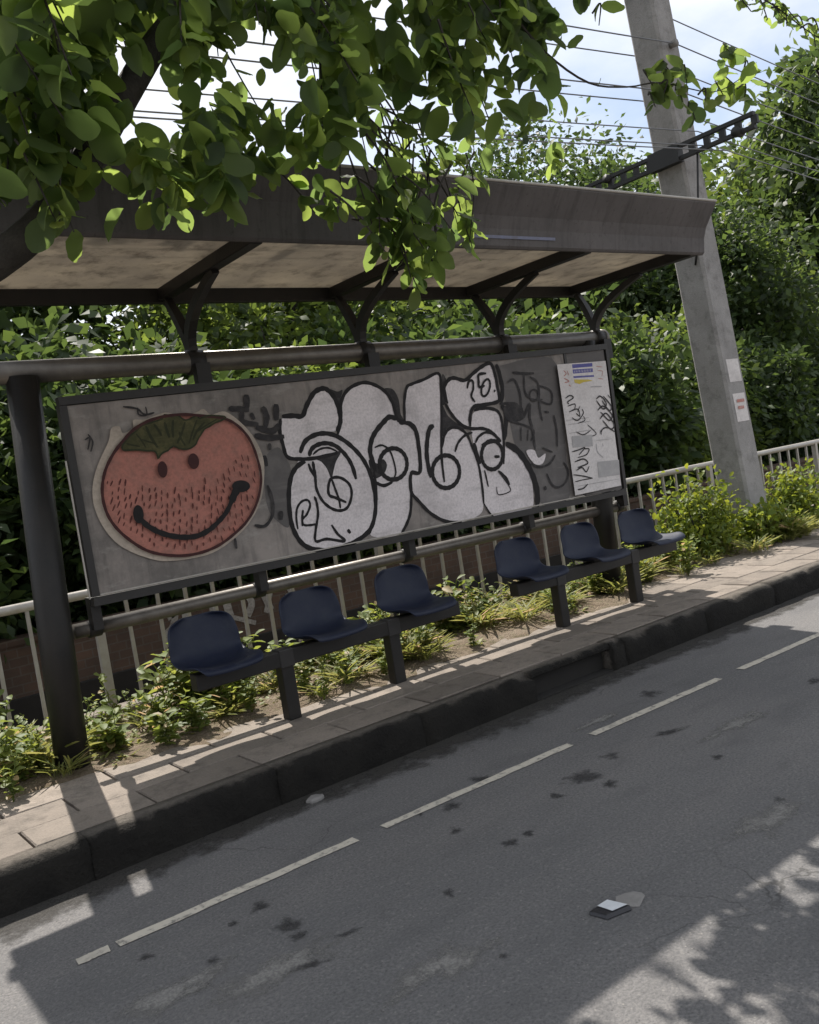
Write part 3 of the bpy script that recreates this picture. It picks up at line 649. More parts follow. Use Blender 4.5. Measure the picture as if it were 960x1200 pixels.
paint('calyx_line', M['calyx2'], strokes=[(calyx, 1.3, True, True, 2)] + [(F4([(a, b), ((a + c) / 2 + rnd.uniform(-9, 9), (b + d) / 2), (c, d)]), rnd.uniform(1.0, 2.2)) for a, b, c, d in
    ((395, 110, 420, 190), (300, 130, 360, 240), (250, 170, 300, 240), (200, 220, 270, 235), (440, 100, 440, 190), (500, 110, 460, 220), (560, 100, 520, 220), (600, 110, 540, 200), (340, 120, 380, 180), (660, 98, 560, 160), (280, 200, 350, 220), (470, 160, 500, 230))])
for c_ in ((385, 352, 25, 42, -0.1), (543, 310, 28, 40, -0.15)):
    paint('fruit_eye', M['maroon'], [F4(ell(*c_[:4], 14, c_[4]))])
paint('fruit_mouth', M['black'], [F4(ell(262, 580, 27, 47, 12, -0.1)), F4(ell(785, 437, 46, 30, 12, 0.0))],
      [(F4([(262, 590), (300, 632), (360, 668), (430, 690), (500, 697), (570, 688), (640, 650)]), 4.0), (F4([(610, 672), (660, 628), (710, 570), (742, 500), (765, 440)]), 3.7), (F4([(735, 520), (755, 470), (780, 440)]), 6)])
# notice sheet and its print
mb = MB(); fill(mb, F5([(417, 108), (758, 82), (868, 955), (545, 1025)]), False); nsheet = part(mb, 'notice_sheet', M['paper'], nb)
def nprint(name, m, fills=(), strokes=()):
    for f_ in fills:
        mb = MB(); fill(mb, F5(f_), False); part(mb, name, m, nb)
    if strokes:
        mb = MB()
        for s_ in strokes: stroke(mb, F5(s_[0]), s_[1] * 0.75)
        part(mb, name, m, nb)['kind'] = 'stuff'
nprint('header_bar', M['blue'], [[(522, 107), (664, 97), (666, 122), (525, 134)], [(526, 143), (667, 134), (670, 160), (530, 172)], [(531, 190), (676, 181), (678, 194), (533, 203)]])
nprint('header_lettering', M['paper'], (), [([(540 + k * 11, 165 - k * 0.7), (543 + k * 11, 148 - k * 0.7)], 0.8) for k in range(11)])
nprint('header_bar', M['yellow'], [[(535, 213), (640, 213), (668, 222), (600, 232), (575, 245), (540, 236)]])
nprint('red_lettering', M['redink'], (), [([(462, 150), (480, 170), (465, 190)], 1.6), ([(485, 150), (500, 185)], 1.4), ([(465, 205), (500, 225), (470, 235)], 1.6), ([(500, 250), (512, 262)], 1.4), ([(690, 120), (735, 125)], 1.0), ([(700, 150), (735, 155), (730, 190)], 1.0), ([(705, 205), (740, 210)], 1.0)])
nprint('small_print', M['greyink'], [[(700, 790), (850, 775), (858, 880), (708, 900)], [(520, 610), (660, 600), (668, 680), (525, 690)]],
       [([(650, 265), (690, 262), (730, 262)], 1.6), ([(690, 660), (700, 720), (740, 760)], 1.4), ([(735, 660), (740, 680)], 1.4), ([(480, 500), (640, 480)], 0.8), ([(490, 530), (650, 505)], 0.8), ([(500, 590), (690, 560)], 0.8), ([(690, 640), (800, 628)], 0.8), ([(560, 960), (850, 910)], 0.8)])
nprint('marker_scribble', M['scrib'], (), [
    ([(475, 345), (505, 325), (530, 340), (490, 370), (500, 385)], 1.8), ([(490, 400), (540, 385), (540, 420)], 1.6), ([(500, 440), (560, 420), (575, 470), (550, 450)], 1.8), ([(520, 480), (560, 500), (600, 450), (590, 420)], 1.6), ([(560, 520), (610, 500), (600, 470)], 1.4), ([(575, 400), (560, 440)], 1.4),
    ([(550, 580), (600, 600), (650, 570)], 1.5), ([(630, 530), (690, 590), (660, 610)], 1.3), ([(520, 720), (570, 705), (610, 690), (570, 740)], 1.8), ([(600, 700), (640, 700), (620, 740), (560, 760)], 1.6), ([(540, 790), (600, 770), (630, 800), (560, 830)], 2.0), ([(550, 850), (590, 830), (620, 860), (640, 820)], 1.8), ([(530, 880), (600, 890), (665, 905)], 1.8), ([(540, 930), (600, 915), (665, 905)], 1.4), ([(560, 985), (600, 975), (630, 945)], 2.0),
    ([(690, 350), (720, 330), (760, 380), (740, 420), (690, 360)], 2.0), ([(740, 330), (795, 400), (780, 430), (730, 360)], 2.2), ([(700, 430), (740, 400), (800, 460), (780, 500), (720, 440)], 2.2), ([(715, 490), (760, 450), (815, 530), (790, 560), (735, 500)], 2.2), ([(720, 590), (735, 560), (770, 550), (820, 580)], 2.0), ([(725, 600), (720, 570)], 2.0), ([(770, 320), (790, 345)], 1.5)])

# ---------------------------------------------------------------- benches
def seat_mesh():
    prof = [(0.405, -0.028), (0.410, -0.006), (0.395, 0.012), (0.34, 0.014), (0.26, 0.002), (0.17, -0.008), (0.09, 0.0), (0.035, 0.035), (0.0, 0.09), (-0.02, 0.15), (-0.035, 0.21), (-0.045, 0.252), (-0.05, 0.278), (-0.052, 0.292)]
    half = [0.185, 0.195, 0.205, 0.222, 0.232, 0.238, 0.240, 0.240, 0.238, 0.234, 0.228, 0.214, 0.188, 0.13]
    nu = 14; vs = []
    for (d, z), hw in zip(prof, half):
        back = min(1, max(0, (z - 0.02) / 0.1)) if d < 0.1 else 0
        for k in range(nu + 1):
            u = -1 + 2 * k / nu; e = abs(u) ** 2.6
            vs.append((u * hw, -(d + back * 0.075 * e), z + (1 - back) * (0.040 * e if d < 0.38 else 0.012 * e) - back * 0.008 * e))
    fs = [(i * (nu + 1) + k, i * (nu + 1) + k + 1, (i + 1) * (nu + 1) + k + 1, (i + 1) * (nu + 1) + k) for i in range(len(prof) - 1) for k in range(nu)]
    mb = MB(); mb.add(vs, fs, True); return mb.mesh('seat')
SM = seat_mesh(); SM.materials.append(M['seat'])
BY = 5.10
for xs, x0, x1, legs, lab in (((2.23, 3.01, 3.79), 2.05, 4.13, (2.665, 3.52), 'three-seat navy plastic bench in front of the smiling fruit painting'),
                              ((4.97, 5.73, 6.50), 4.73, 6.76, (5.215, 6.16), 'three-seat navy plastic bench beside the white notice sheet and right-hand post')):
    b = thing('bench', ((x0 + x1) / 2, BY, 0.2), lab.replace('right-hand post', 'shelter end post'), 'bench', 'seat rows of the bus shelter')
    inv = Matrix.Translation(-b.location)
    def bp(mb, name, m):
        o = mb.build(name, m, b); o.matrix_parent_inverse = inv; return o
    mb = MB(); mb.box(x0, x1, BY - .05, BY + .05, 0.545, 0.648); bevel(bp(mb, 'beam', M['steel']), .008, 2)
    for lx in legs:
        mb = MB(); mb.box(lx - .045, lx + .045, BY - .045, BY + .045, 0.196, 0.544); bevel(bp(mb, 'leg', M['steel']), .008, 2)
        mb = MB(); mb.box(lx - .052, lx + .052, BY - .057, BY + .052, 0.535, 0.655); bevel(bp(mb, 'clamp', M['steel2']), .008, 2)
    for sx in xs:
        o = link('seat', SM, None, b); o.matrix_parent_inverse = inv; o.location = (sx, BY + 0.20, 0.668); o.rotation_euler = (rnd.uniform(-.03, .02), rnd.uniform(-.015, .015), rnd.uniform(-.02, .02))
        s = o.modifiers.new('thickness', 'SOLIDIFY'); s.thickness = 0.014; s.offset = -1
        s = o.modifiers.new('smooth', 'SUBSURF'); s.levels = 1; s.render_levels = 1
        mb = MB(); mb.box(sx - .09, sx + .09, BY - .045, BY + .045, 0.648, 0.662); bp(mb, 'seat_mount', M['steel'])

# ---------------------------------------------------------------- railing behind the shelter
FY = 6.60
rail = thing('railing', (5, FY, 0.2), 'pale metal railing with round top rail and thin uprights behind the shelter', 'railing')
inv = Matrix.Translation(-rail.location)
def rp_(mb, name, m):
    o = mb.build(name, m, rail); o.matrix_parent_inverse = inv; return o
mb = MB(); mb.tube([(-4, FY, 1.125), (22, FY, 1.105)], 0.034, 14); rp_(mb, 'top_rail', M['rail'])
mb = MB(); mb.box(-4, 22, FY - .075, FY + .10, 0.15, 0.262, .012); rp_(mb, 'base_kerb', M['concrete'])
mb = MB(); mb.box(-.0125, .0125, -.0125, .0125, 0, 0.845); bmsh = mb.mesh('upright'); bmsh.materials.append(M['rail'])
mb = MB(); mb.box(-.03, .03, -.03, .03, 0, 0.845); pmsh = mb.mesh('rail_post'); pmsh.materials.append(M['rail'])
k = 0; x = -1.0
while x < 19.5:
    isp = (k % 11 == 2)
    o = link('rail_post' if isp else 'upright', pmsh if isp else bmsh, None, rail); o.matrix_parent_inverse = inv
    o.location = (x, FY, 0.258); o.rotation_euler = (0, rnd.uniform(-.012, .012), rnd.uniform(-.1, .1)); x += 0.232; k += 1
# retaining face of the near bank and brick wall on the far bank
mb = MB(); mb.box(-20, 40, 6.702, 6.846, -1.6, 0.15); tag(mb.build('bank_wall', M['concrete']), kind='structure')
mb = MB((5, 8.9, -1.6)); mb.box(-20, 45, 8.78, 8.98, -1.6, 0.60); mb.box(-20, 45, 8.74, 9.02, 0.602, 0.66)
bw = mb.build('brick_wall', M['brick']); tag(bw, 'low brown brick wall along the canal behind the railing', 'wall')
mb = MB((5, 8.9, -1.6)); mb.box(-20, 45, 8.70, 8.778, -1.6, 0.12); o = mb.build('wall_lower_band', M['dark'], bw, (0, 0, 0))  # near-black band along the foot of the wall
def wallgraf(lst):
    mb = MB((5, 8.9, -1.6)); yy = 8.774
    for pts, wd in lst:
        c = [on_y(x, y, yy) for x, y in cr(pts)]; vs = []; yy -= 0.0006
        for i in range(len(c)):
            d = c[min(i + 1, len(c) - 1)] - c[max(i - 1, 0)]; d = d / (np.linalg.norm(d) + 1e-9); n_ = np.array([-d[2], 0, d[0]]) * wd / 2
            vs += [tuple(c[i] + n_), tuple(c[i] - n_)]
        mb.add(vs, [(2 * i, 2 * i + 2, 2 * i + 3, 2 * i + 1) for i in range(len(c) - 1)])
    return mb.build('wall_lettering', M['wallwhite'], bw, (0, 0, 0))
wallgraf([([(196, 724), (205, 720), (202, 735), (194, 745), (200, 755), (212, 748)], .07), ([(215, 712), (220, 740), (224, 765)], .06), ([(248, 700), (252, 720)], .10), ([(262, 695), (270, 722)], .09), ([(285, 690), (295, 706), (290, 722)], .08),
          ([(306, 690), (318, 715)], .08), ([(318, 688), (312, 718)], .06), ([(336, 684), (345, 700), (338, 712)], .08), ([(238, 728), (262, 722), (300, 730)], .05)])

# ---------------------------------------------------------------- utility pole, cross-arm, wires
PX, PYY = 9.42, 6.05
pb = np.array([PX + 0.09, PYY, 0.12]); ptop = np.array([PX - 0.78, PYY + 0.02, 9.2])
ul = thing('utility_pole', tuple(pb), 'leaning square concrete utility pole rising from a bush beside the railing', 'utility pole')
inv = Matrix.Translation(-ul.location)
def up_(mb, name, m, par=None):
    o = mb.build(name, m, par or ul)
    if par is None: o.matrix_parent_inverse = inv
    return o
def pole_at(z): return pb + (ptop - pb) * ((z - pb[2]) / (ptop[2] - pb[2]))
mb = MB(); c = 0.03
vs = []
for z, hw in ((0.05, .195), (9.2, .172)):
    q = pole_at(z)
    for sx, sy in ((-1 + c / hw, -1), (1 - c / hw, -1), (1, -1 + c / hw), (1, 1 - c / hw), (1 - c / hw, 1), (-1 + c / hw, 1), (-1, 1 - c / hw), (-1, -1 + c / hw)):
        vs.append((q[0] + sx * hw, q[1] + sy * hw, z))
mb.add(vs, [(i, (i + 1) % 8, 8 + (i + 1) % 8, 8 + i) for i in range(8)] + [tuple(reversed(range(8))), tuple(range(8, 16))])
up_(mb, 'shaft', M['pole'])
def pole_sheet(px0, py0, px1, py1, m, name):
    z0 = on_y(px1, py1, PYY - .2)[2]; z1 = on_y(px0, py0, PYY - .2)[2]
    mb = MB()
    for za, zb in ((z0, z1),):
        qa, qb = pole_at(za), pole_at(zb); ha, hb = .195 - .023 * za / 9.2, .195 - .023 * zb / 9.2
        mb.add([(qa[0] - .11, qa[1] - ha - .003, za), (qa[0] + .13, qa[1] - ha - .003, za), (qb[0] + .13, qb[1] - hb - .003, zb), (qb[0] - .11, qb[1] - hb - .003, zb)], [(0, 1, 2, 3)])
    up_(mb, name, m)
pole_sheet(862, 420, 870, 446, M['paper'], 'pasted_notice'); pole_sheet(870, 460, 880, 492, M['paper'], 'pasted_notice')
for k, (py_, n_) in enumerate(((470, 3), (478, 2))):
    z = on_y(875, py_, PYY - .2)[2]; q = pole_at(z)
    mb = MB(); mb.add([(q[0] - .06, q[1] - .2005, z), (q[0] + .03 * n_, q[1] - .2005, z), (q[0] + .03 * n_, q[1] - .2003, z + .035), (q[0] - .06, q[1] - .2003, z + .035)], [(0, 1, 2, 3)]); up_(mb, 'notice_print', M['redink'])
AZ_ = on_y(806, 180, PYY - .2)[2]; q = pole_at(AZ_)
# perforated steel cross-arm running across the street line
arm0, arm1 = q + np.array([-.225, 1.15, 0]), q + np.array([-.225, -1.10, 0])
a_ = thing('cross_arm', tuple(q + np.array([-.225, 0, 0])), 'black perforated steel cross-arm carrying cables on the concrete pole', 'cross arm')
inva = Matrix.Translation(-a_.location)
def ap(mb, name, m):
    o = mb.build(name, m, a_); o.matrix_parent_inverse = inva; return o
y0, y1 = arm1[1], arm0[1]; ax = arm0[0]
for dz in (-.075, .055):
    mb = MB(); mb.box(ax - .03, ax + .025, y0, y1, AZ_ + dz, AZ_ + dz + .04); ap(mb, 'flange', M['cable'])
for k in range(13):
    yy = y0 + (y1 - y0) * k / 12
    mb = MB(); mb.box(ax - .02, ax + .015, yy - .035 + .001, yy + .035, AZ_ - .034, AZ_ + .054); ap(mb, 'web_plate', M['cable'])
mb = MB(); mb.box(ax - .05, q[0] - .18, q[1] - .20, q[1] + .20, AZ_ - .09, AZ_ + .11); ap(mb, 'clamp_plate', M['cable'])
for k, (dy, dz) in enumerate(((-.9, -.04), (.8, .06), (1.05, -.05))):
    mb = MB(); mb.tube([(ax - .06, q[1] + dy, AZ_ + dz), (ax + .06, q[1] + dy, AZ_ + dz)], .05, 10); ap(mb, 'cable_clip', M['cable'])
mb = MB(); mb.tube([pole_at(AZ_ - 1.2) + np.array([-.20, -.1, 0]), pole_at(AZ_ - .9) + np.array([-.21, -.22, 0]), pole_at(AZ_ - .5) + np.array([-.21, -.3, 0]), q + np.array([-.22, -.40, -.08])], .012, 6); up_(mb, 'drop_cable', M['cable'])
# wires
wy = [8, 44, 70, 101, 120, 145, 160, 163]
names = ['topmost thin', 'second', 'third', 'fourth', 'fifth', 'sixth', 'seventh', 'lowest']
for k, (y_, nm) in enumerate(zip(wy, names)):
    yo = PYY + (-.225 if k % 2 else .225) if k < 5 else PYY - .3 - .15 * (k - 5)
    P = on_y(765, y_, yo); z = P[2]; xp = pole_at(z)[0]
    pts = []
    for i in range(-26, 27):
        u = i / 26 * 26; d = abs(u)
        pts.append((xp + u, yo, z - 0.075 * d * (1 - d / 52) * (1.4 if u > 0 else 0.85)))
    mb = MB((xp, yo, z)); mb.tube(pts, 0.007 if k < 5 else 0.006, 6)
    o = mb.build('overhead_wire', M['wire']); tag(o, '%s overhead wire strung past the concrete utility pole' % nm, 'wire', 'wires on the utility pole')
    if k < 5:
        s_ = -1 if k % 2 else 1
        mb = MB(); mb.tube([(xp, PYY + s_ * .17, z), (xp, PYY + s_ * .25, z)], [.035, .045], 8); up_(mb, 'insulator', M['stone'])

# ---------------------------------------------------------------- foliage
def np_mesh(name, V, Fc, smooth=False):
    me = bpy.data.meshes.new(name)
    nf, k = Fc.shape
    me.vertices.add(len(V)); me.vertices.foreach_set('co', V.astype(np.float32).ravel())
    me.loops.add(nf * k); me.loops.foreach_set('vertex_index', Fc.astype(np.int32).ravel())
    me.polygons.add(nf); me.polygons.foreach_set('loop_start', np.arange(0, nf * k, k, dtype=np.int32))
    me.update(calc_edges=True)
    if smooth: me.polygons.foreach_set('use_smooth', [True] * nf)
    return me
# leaf templates: triangles only
def leaf_template(wd, fold=0.12, droop=0.15, obov=0.6):
    V = np.array([(0, 0, 0), (-.42 * wd, .30, fold * .5), (0, .30, 0), (.42 * wd, .30, fold * .5), (-.5 * wd, obov, fold), (0, obov, 0.0), (.5 * wd, obov, fold), (-.33 * wd, .86, fold * .4), (.33 * wd, .86, fold * .4), (0, 1, 0)], float)
    V[:, 2] -= droop * V[:, 1] ** 2
    T = np.array([(0, 2, 1), (0, 3, 2), (1, 2, 5), (1, 5, 4), (2, 3, 6), (2, 6, 5), (4, 5, 7), (7, 5, 9), (5, 6, 8), (5, 8, 9)])
    return V, T
def fine_leaf(wd, fold, droop, peak, wave):          # smooth outline, raised halves, wavy rim
    ts = [.10, .24, .40, .56, .72, .86, .95]; V = [(0, 0, 0)]
    for i, t in enumerate(ts):
        q = t / peak if t < peak else (1 - t) / (1 - peak); hw = .5 * wd * math.sin(min(1, q) * math.pi / 2) ** .62
        for sg in (-1, 0, 1):
            V.append((sg * hw, t, abs(sg) * (fold * hw * 2 + wave * math.sin(i * 2.1 + sg)) - droop * t * t))
    V.append((0, 1, -droop)); n = len(ts); T = [(0, 2, 1), (0, 3, 2)]
    for i in range(n - 1):
        a = 1 + 3 * i; T += [(a, a + 1, a + 4), (a, a + 4, a + 3), (a + 1, a + 2, a + 5), (a + 1, a + 5, a + 4)]
    a = 1 + 3 * (n - 1); T += [(a, a + 1, a + 3), (a + 1, a + 2, a + 3)]
    return np.array(V, float), np.array(T)
LEAFV = [fine_leaf(.60, .16, .16, .52, .012), fine_leaf(.50, .30, .34, .48, .02), fine_leaf(.70, -.14, .05, .56, .02), fine_leaf(.55, .08, -.18, .45, .03)]; THIN = leaf_template(0.30, 0.06, 0.3, 0.5)
DIA = (np.array([(0, 0, 0), (-.27, .5, .06), (.27, .5, .06), (0, 1, -.06)]), np.array([(0, 2, 1), (1, 2, 3)]))
rg = np.random.default_rng(11)
def frames(dirs, normals):
    y = dirs / np.linalg.norm(dirs, axis=1, keepdims=True)
    x = np.cross(y, normals); x /= np.linalg.norm(x, axis=1, keepdims=True) + 1e-9
    z = np.cross(x, y); return np.stack([x, y, z], axis=2)        # columns
def scatter(tmpl, pos, R, size):
    V, T = tmpl; n = len(pos)
    W = np.einsum('nij,kj->nki', R, V) * size[:, None, None] + pos[:, None, :]
    Fc = T[None] + (np.arange(n) * len(V))[:, None, None]
    return W.reshape(-1, 3), Fc.reshape(-1, 3)
def rand_dirs(n, up=0.0):
    d = rg.normal(size=(n, 3)); d[:, 2] += up; return d / np.linalg.norm(d, axis=1, keepdims=True)
def crown_mesh(name, rad, nclump, per, size, clump_r, bottom=-0.8, tmpl=DIA):
    c = []
    while len(c) < nclump:
        p = rg.normal(size=3); p /= np.linalg.norm(p); p *= rg.uniform(0.35, 1.0) ** 0.5
        p *= 1 + 0.16 * math.sin(5 * p[0] + 3 * p[1] + 7) + 0.10 * math.sin(9 * p[2] + 4 * p[0])
        if p[2] > bottom: c.append(p * np.array(rad))
    c = np.array(c); cr_ = clump_r * rg.uniform(0.6, 1.35, nclump)
    idx = np.repeat(np.arange(nclump), per); n = len(idx)
    off = rg.normal(size=(n, 3)) * np.array([1, 1, 0.7]); l_ = np.linalg.norm(off, axis=1, keepdims=True)
    off = off / l_ * np.minimum(l_, 2.2) * cr_[idx][:, None] * 0.55
    pos = c[idx] + off
    d = off / (np.linalg.norm(off, axis=1, keepdims=True) + 1e-6) + rand_dirs(n) * 0.8 + np.array([0, 0, -0.25])
    nn = rand_dirs(n, 1.0)
    V, Fc = scatter(tmpl, pos, frames(d, nn), size * rg.uniform(0.65, 1.35, n))
    return np_mesh(name, V, Fc), c
def tree_proto(kind, rad, h, nclump, per, size, cl, m, trunk_r, bottom=-0.8):
    me, c = crown_mesh(kind + '_crown', rad, nclump, per, size, cl, bottom); me.materials.append(m)
    mb = MB(); cz = h - rad[2] * 0.95
    mb.tube([(0, 0, -0.15), (0.05, 0.03, cz * .35), (-.04, .05, cz * .75), (0.02, 0, cz)], [trunk_r * 1.3, trunk_r, trunk_r * .85, trunk_r * .7], 9)
    for i in range(0, min(len(c), 40), 5):
        p = c[i]; a = np.array([0, 0, cz * (0.55 + 0.4 * rnd.random())])
        e = p + np.array([0, 0, cz]); mid = a * .45 + e * .55 + np.array([0, 0, .15])
        mb.tube([tuple(a), tuple(mid), tuple(e)], [trunk_r * .55, trunk_r * .33, trunk_r * .12], 6)
    tm = mb.mesh(kind + '_trunk'); tm.materials.append(M['bark'])
    return me, tm, cz
def plant_tree(proto, name, loc, sc, rz, label, cat, group):
    me, tm, cz = proto
    t = thing(name, loc, label, cat, group); t.rotation_euler = (0, 0, rz); t.scale = sc
    o = link('trunk', tm, None, t); o = link('crown', me, None, t); o.location = (0, 0, cz)
    return t
PT = {
 'a': tree_proto('broad_tree', (2.9, 2.7, 2.7), 7.0, 200, 90, 0.22, 0.62, M['leafb'], 0.17),
 'b': tree_proto('round_tree', (2.5, 2.6, 3.0), 7.0, 180, 90, 0.24, 0.60, M['leafc'], 0.15),
 'f': tree_proto('feathery_tree', (2.6, 2.4, 1.9), 6.0, 170, 90, 0.13, 0.55, M['leafb'], 0.12),
 's': tree_proto('shrub', (1.25, 1.05, 1.25), 2.4, 90, 110, 0.135, 0.36, M['leafc'], 0.05, -0.9),
 'd': tree_proto('dark_shrub', (1.3, 1.1, 1.3), 2.5, 90, 110, 0.155, 0.38, M['leafb'], 0.05, -0.9),
}
BZ = 0.35
tall = [(3.0, 15.0, 0.98, 'a', 'tall dark-leaved tree beyond the canal wall, behind the smiling fruit end'),
        (8.0, 14.5, 0.92, 'b', 'tall green tree beyond the canal wall, behind the middle of the shelter'),
        (15.4, 16.5, 1.36, 'f', 'feathery-topped tree showing just above the roof fascia'),
        (18.4, 16.0, 1.42, 'f', 'feathery-topped tree just left of the concrete pole above the fascia'),
        (18.4, 12.2, 0.84, 'a', 'dark leafy tree behind the concrete pole'),
        (20.8, 13.5, 0.86, 'b', 'tall sunlit tree to the right of the concrete pole'),
        (28.0, 12.0, 1.5, 'a', 'tallest tree at the far right beyond the railing'),
        (33.0, 16.0, 1.75, 'b', 'tall distant tree at the far right behind the tallest one'),
        (-1.5, 15.5, 1.35, 'b', 'tall dark tree beyond the canal at the fruit end of the shelter, partly out of view'),
        
        (12.5, 22.0, 1.15, 'b', 'distant green tree behind the feathery ones'),
        (21.0, 24.0, 1.1, 'a', 'distant dense tree behind the concrete pole'),
        
        (33.0, 24.0, 1.6, 'a', 'distant tree mass seen past the end of the railing')]
lab2 = {'left of the concrete pole': 'beside the concrete pole'}
for x, y, s, kd, lb in tall:
    lb = lb.replace('just left of the concrete pole', 'next to the concrete pole').replace('to the right of the concrete pole', 'beyond the concrete pole').replace('at the far right beyond', 'beyond').replace('at the far right behind', 'behind').replace(', partly out of view', '')
    nm = {'a': 'broad_tree', 'b': 'round_tree', 'f': 'feathery_tree'}[kd]
    plant_tree(PT[kd], nm, (x, y, BZ), (s * rnd.uniform(.95, 1.05), s, s * rnd.uniform(.95, 1.05)), rnd.uniform(0, 6.28), lb, 'tree', 'trees beyond the canal')
def zone(x): return 'the end post and fruit painting' if x < 4.5 else 'the lettered board' if x < 9.5 else 'the notice sheet' if x < 12.5 else 'the open railing' if x < 17.5 else 'the concrete pole and beyond'
i = 0
for x in np.arange(-1.5, 31, 1.55):
    for row in (0, 1):
        kd = 's' if (i * 7 + row * 3) % 5 < 2 and x > 3.5 else 'd'; i += 1
        s = rnd.uniform(0.85, 1.12) * (1.0 if row == 0 else 1.35)
        if row == 0 and 10 < x < 17: s *= 1.1
        plant_tree(PT[kd], 'shrub', (x + rnd.uniform(-.4, .4) + row * .8, 10.1 + row * 1.7 + rnd.uniform(-.3, .3), BZ), (s * 1.1, s, s), rnd.uniform(0, 6.28),
                   ('leafy green' if kd == 's' else 'dark') + (' shrub' if row == 0 else ' tall back-row shrub') + ' beyond the canal wall, behind ' + zone(x), 'shrub', ('light' if kd == 's' else 'dark') + (' front' if row == 0 else ' back') + ' shrubs behind ' + zone(x))

# ---- street tree overhanging from the pavement
st = thing('street_tree', (-0.25, 4.75, 0.2), 'street tree with large oval leaves overhanging the front of the shelter roof', 'tree')
inv = Matrix.Translation(-st.location)
def sp_(mb, name, m):
    o = mb.build(name, m, st); o.matrix_parent_inverse = inv; return o
mb = MB(); mb.tube([(-.25, 4.75, 0.1), (-.22, 4.7, 1.0), (-.1, 4.6, 1.9), (0.1, 4.45, 2.3)], [.19, .15, .14, .13], 12); sp_(mb, 'trunk', M['bark'])
limbs = [[(0.02, 4.5, 2.2), (.55, 4.1, 2.52), (1.12, 3.85, 2.83), (1.42, 3.75, 3.15), (2.1, 3.7, 4.0), (3.4, 3.9, 4.9), (5.0, 4.2, 5.4), (6.6, 4.4, 5.8)],
         [(-.05, 4.55, 2.1), (-.1, 4.2, 3.2), (.6, 3.8, 4.4), (2.0, 3.2, 5.0), (4.2, 3.0, 5.3), (6.0, 3.0, 5.2)],
         [(0.0, 4.5, 2.3), (.1, 4.7, 3.3), (.9, 5.0, 4.6), (2.6, 5.9, 5.8), (4.6, 6.4, 6.6)]]
for l_ in limbs:
    mb = MB(); p_ = cr(l_, False, 5); n = len(p_)
    mb.tube([tuple(q_) for q_ in p_], [0.085 * (1 - .8 * i / n) + .008 for i in range(n)], 9); sp_(mb, 'limb', M['bark'])
allimb = np.array([q_ for l_ in limbs for q_ in cr(l_, False, 8)][:])
GAP = [(138, 222, 95, 168), (288, 348, 48, 128), (425, 478, 0, 40), (228, 258, 90, 140), (395, 415, 60, 85), (560, 585, 60, 85), (90, 108, 60, 80), (145, 160, 40, 55), (500, 520, 120, 140), (650, 700, 55, 90), (600, 640, 95, 125), (345, 362, 145, 165), (385, 395, 185, 200)]
twigs = MB(); LP, LD, LN, LS = [], [], [], []
def sprig(tip, nleaf, size, start=None, spread=1.0, stem=True):
    tip = np.array(tip)
    if start is None:
        start = tip + np.array([rnd.uniform(-.35, .15), rnd.uniform(-.15, .25), rnd.uniform(.30, .60)])
    mid = start * .45 + tip * .55 + np.array([rnd.uniform(-.06, .06), rnd.uniform(-.06, .06), .08])
    c = cr([start, mid, tip], False, 5)
    if stem and not any(a - 12 < u < b + 12 and c_ - 12 < v < e_ + 12 for a, b, c_, e_ in GAP for u, v in (to_px(start), to_px(mid), to_px(tip))): twigs.tube([tuple(p) for p in c], [.007, .0065, .006, .006, .0055, .005, .005, .0045, .004, .0035, .003], 4)
    n = len(c)
    for k in range(nleaf):
        u = 0.30 + 0.70 * (k + rnd.random()) / nleaf; i = min(int(u * (n - 1)), n - 2)
        p = c[i] + (c[i + 1] - c[i]) * (u * (n - 1) - i); t = c[i + 1] - c[i]; t = t / np.linalg.norm(t)
        a = rg.normal(size=3); a -= t * a.dot(t); a /= np.linalg.norm(a)
        d = t * rnd.uniform(.1, .7) + a * spread + np.array([0, 0, -.45]); d /= np.linalg.norm(d)
        nn = np.array([rnd.gauss(.1, .6), rnd.gauss(.15, .6), rnd.gauss(.9, .4)])
        LP.append(p); LD.append(d); LN.append(nn); LS.append(size * rnd.uniform(.5, 1.3))
def box_sprigs(x0, x1, y0, y1, n, ya=3.3, yb=4.1, size=.135, nl=(9, 14), holes=()):
    k = 0
    while k < n:
        px, py = rnd.uniform(x0, x1), rnd.uniform(y0, y1)
        if any(a < px < b and c < py < d for a, b, c, d in holes): continue
        sprig(on_y(px, py, rnd.uniform(ya, yb)), rnd.randint(*nl), size); k += 1
H = [(135, 225, 90, 170), (285, 350, 45, 125), (420, 480, 0, 45), (225, 262, 85, 150)]
box_sprigs(-30, 135, -20, 250, 66, 3.2, 4.1, .155)
box_sprigs(120, 290, -20, 85, 40, 3.3, 4.3, .15, holes=H)
box_sprigs(130, 300, 175, 255, 30, 3.3, 4.0, .14, holes=H)
box_sprigs(60, 170, 250, 290, 4, 3.4, 3.9, .13)
box_sprigs(300, 350, -20, 30, 5, 3.4, 4.2, .13)
box_sprigs(255, 345, 140, 225, 16, 3.4, 4.1, .14)
box_sprigs(345, 480, -10, 215, 58, 3.3, 4.2, .15, holes=H)
box_sprigs(480, 640, -20, 165, 54, 3.2, 4.1, .15)
box_sprigs(560, 690, -30, 50, 18, 3.2, 4.0, .14)
box_sprigs(545, 640, 140, 205, 6, 3.3, 4.0, .12)
box_sprigs(368, 402, 232, 258, 5, 3.62, 3.75, .115)
box_sprigs(440, 565, 210, 310, 36, 3.45, 3.80, .125)
box_sprigs(478, 500, 325, 345, 2, 3.6, 3.7, .115)
box_sprigs(625, 650, 190, 212, 2, 3.6, 3.9, .11)
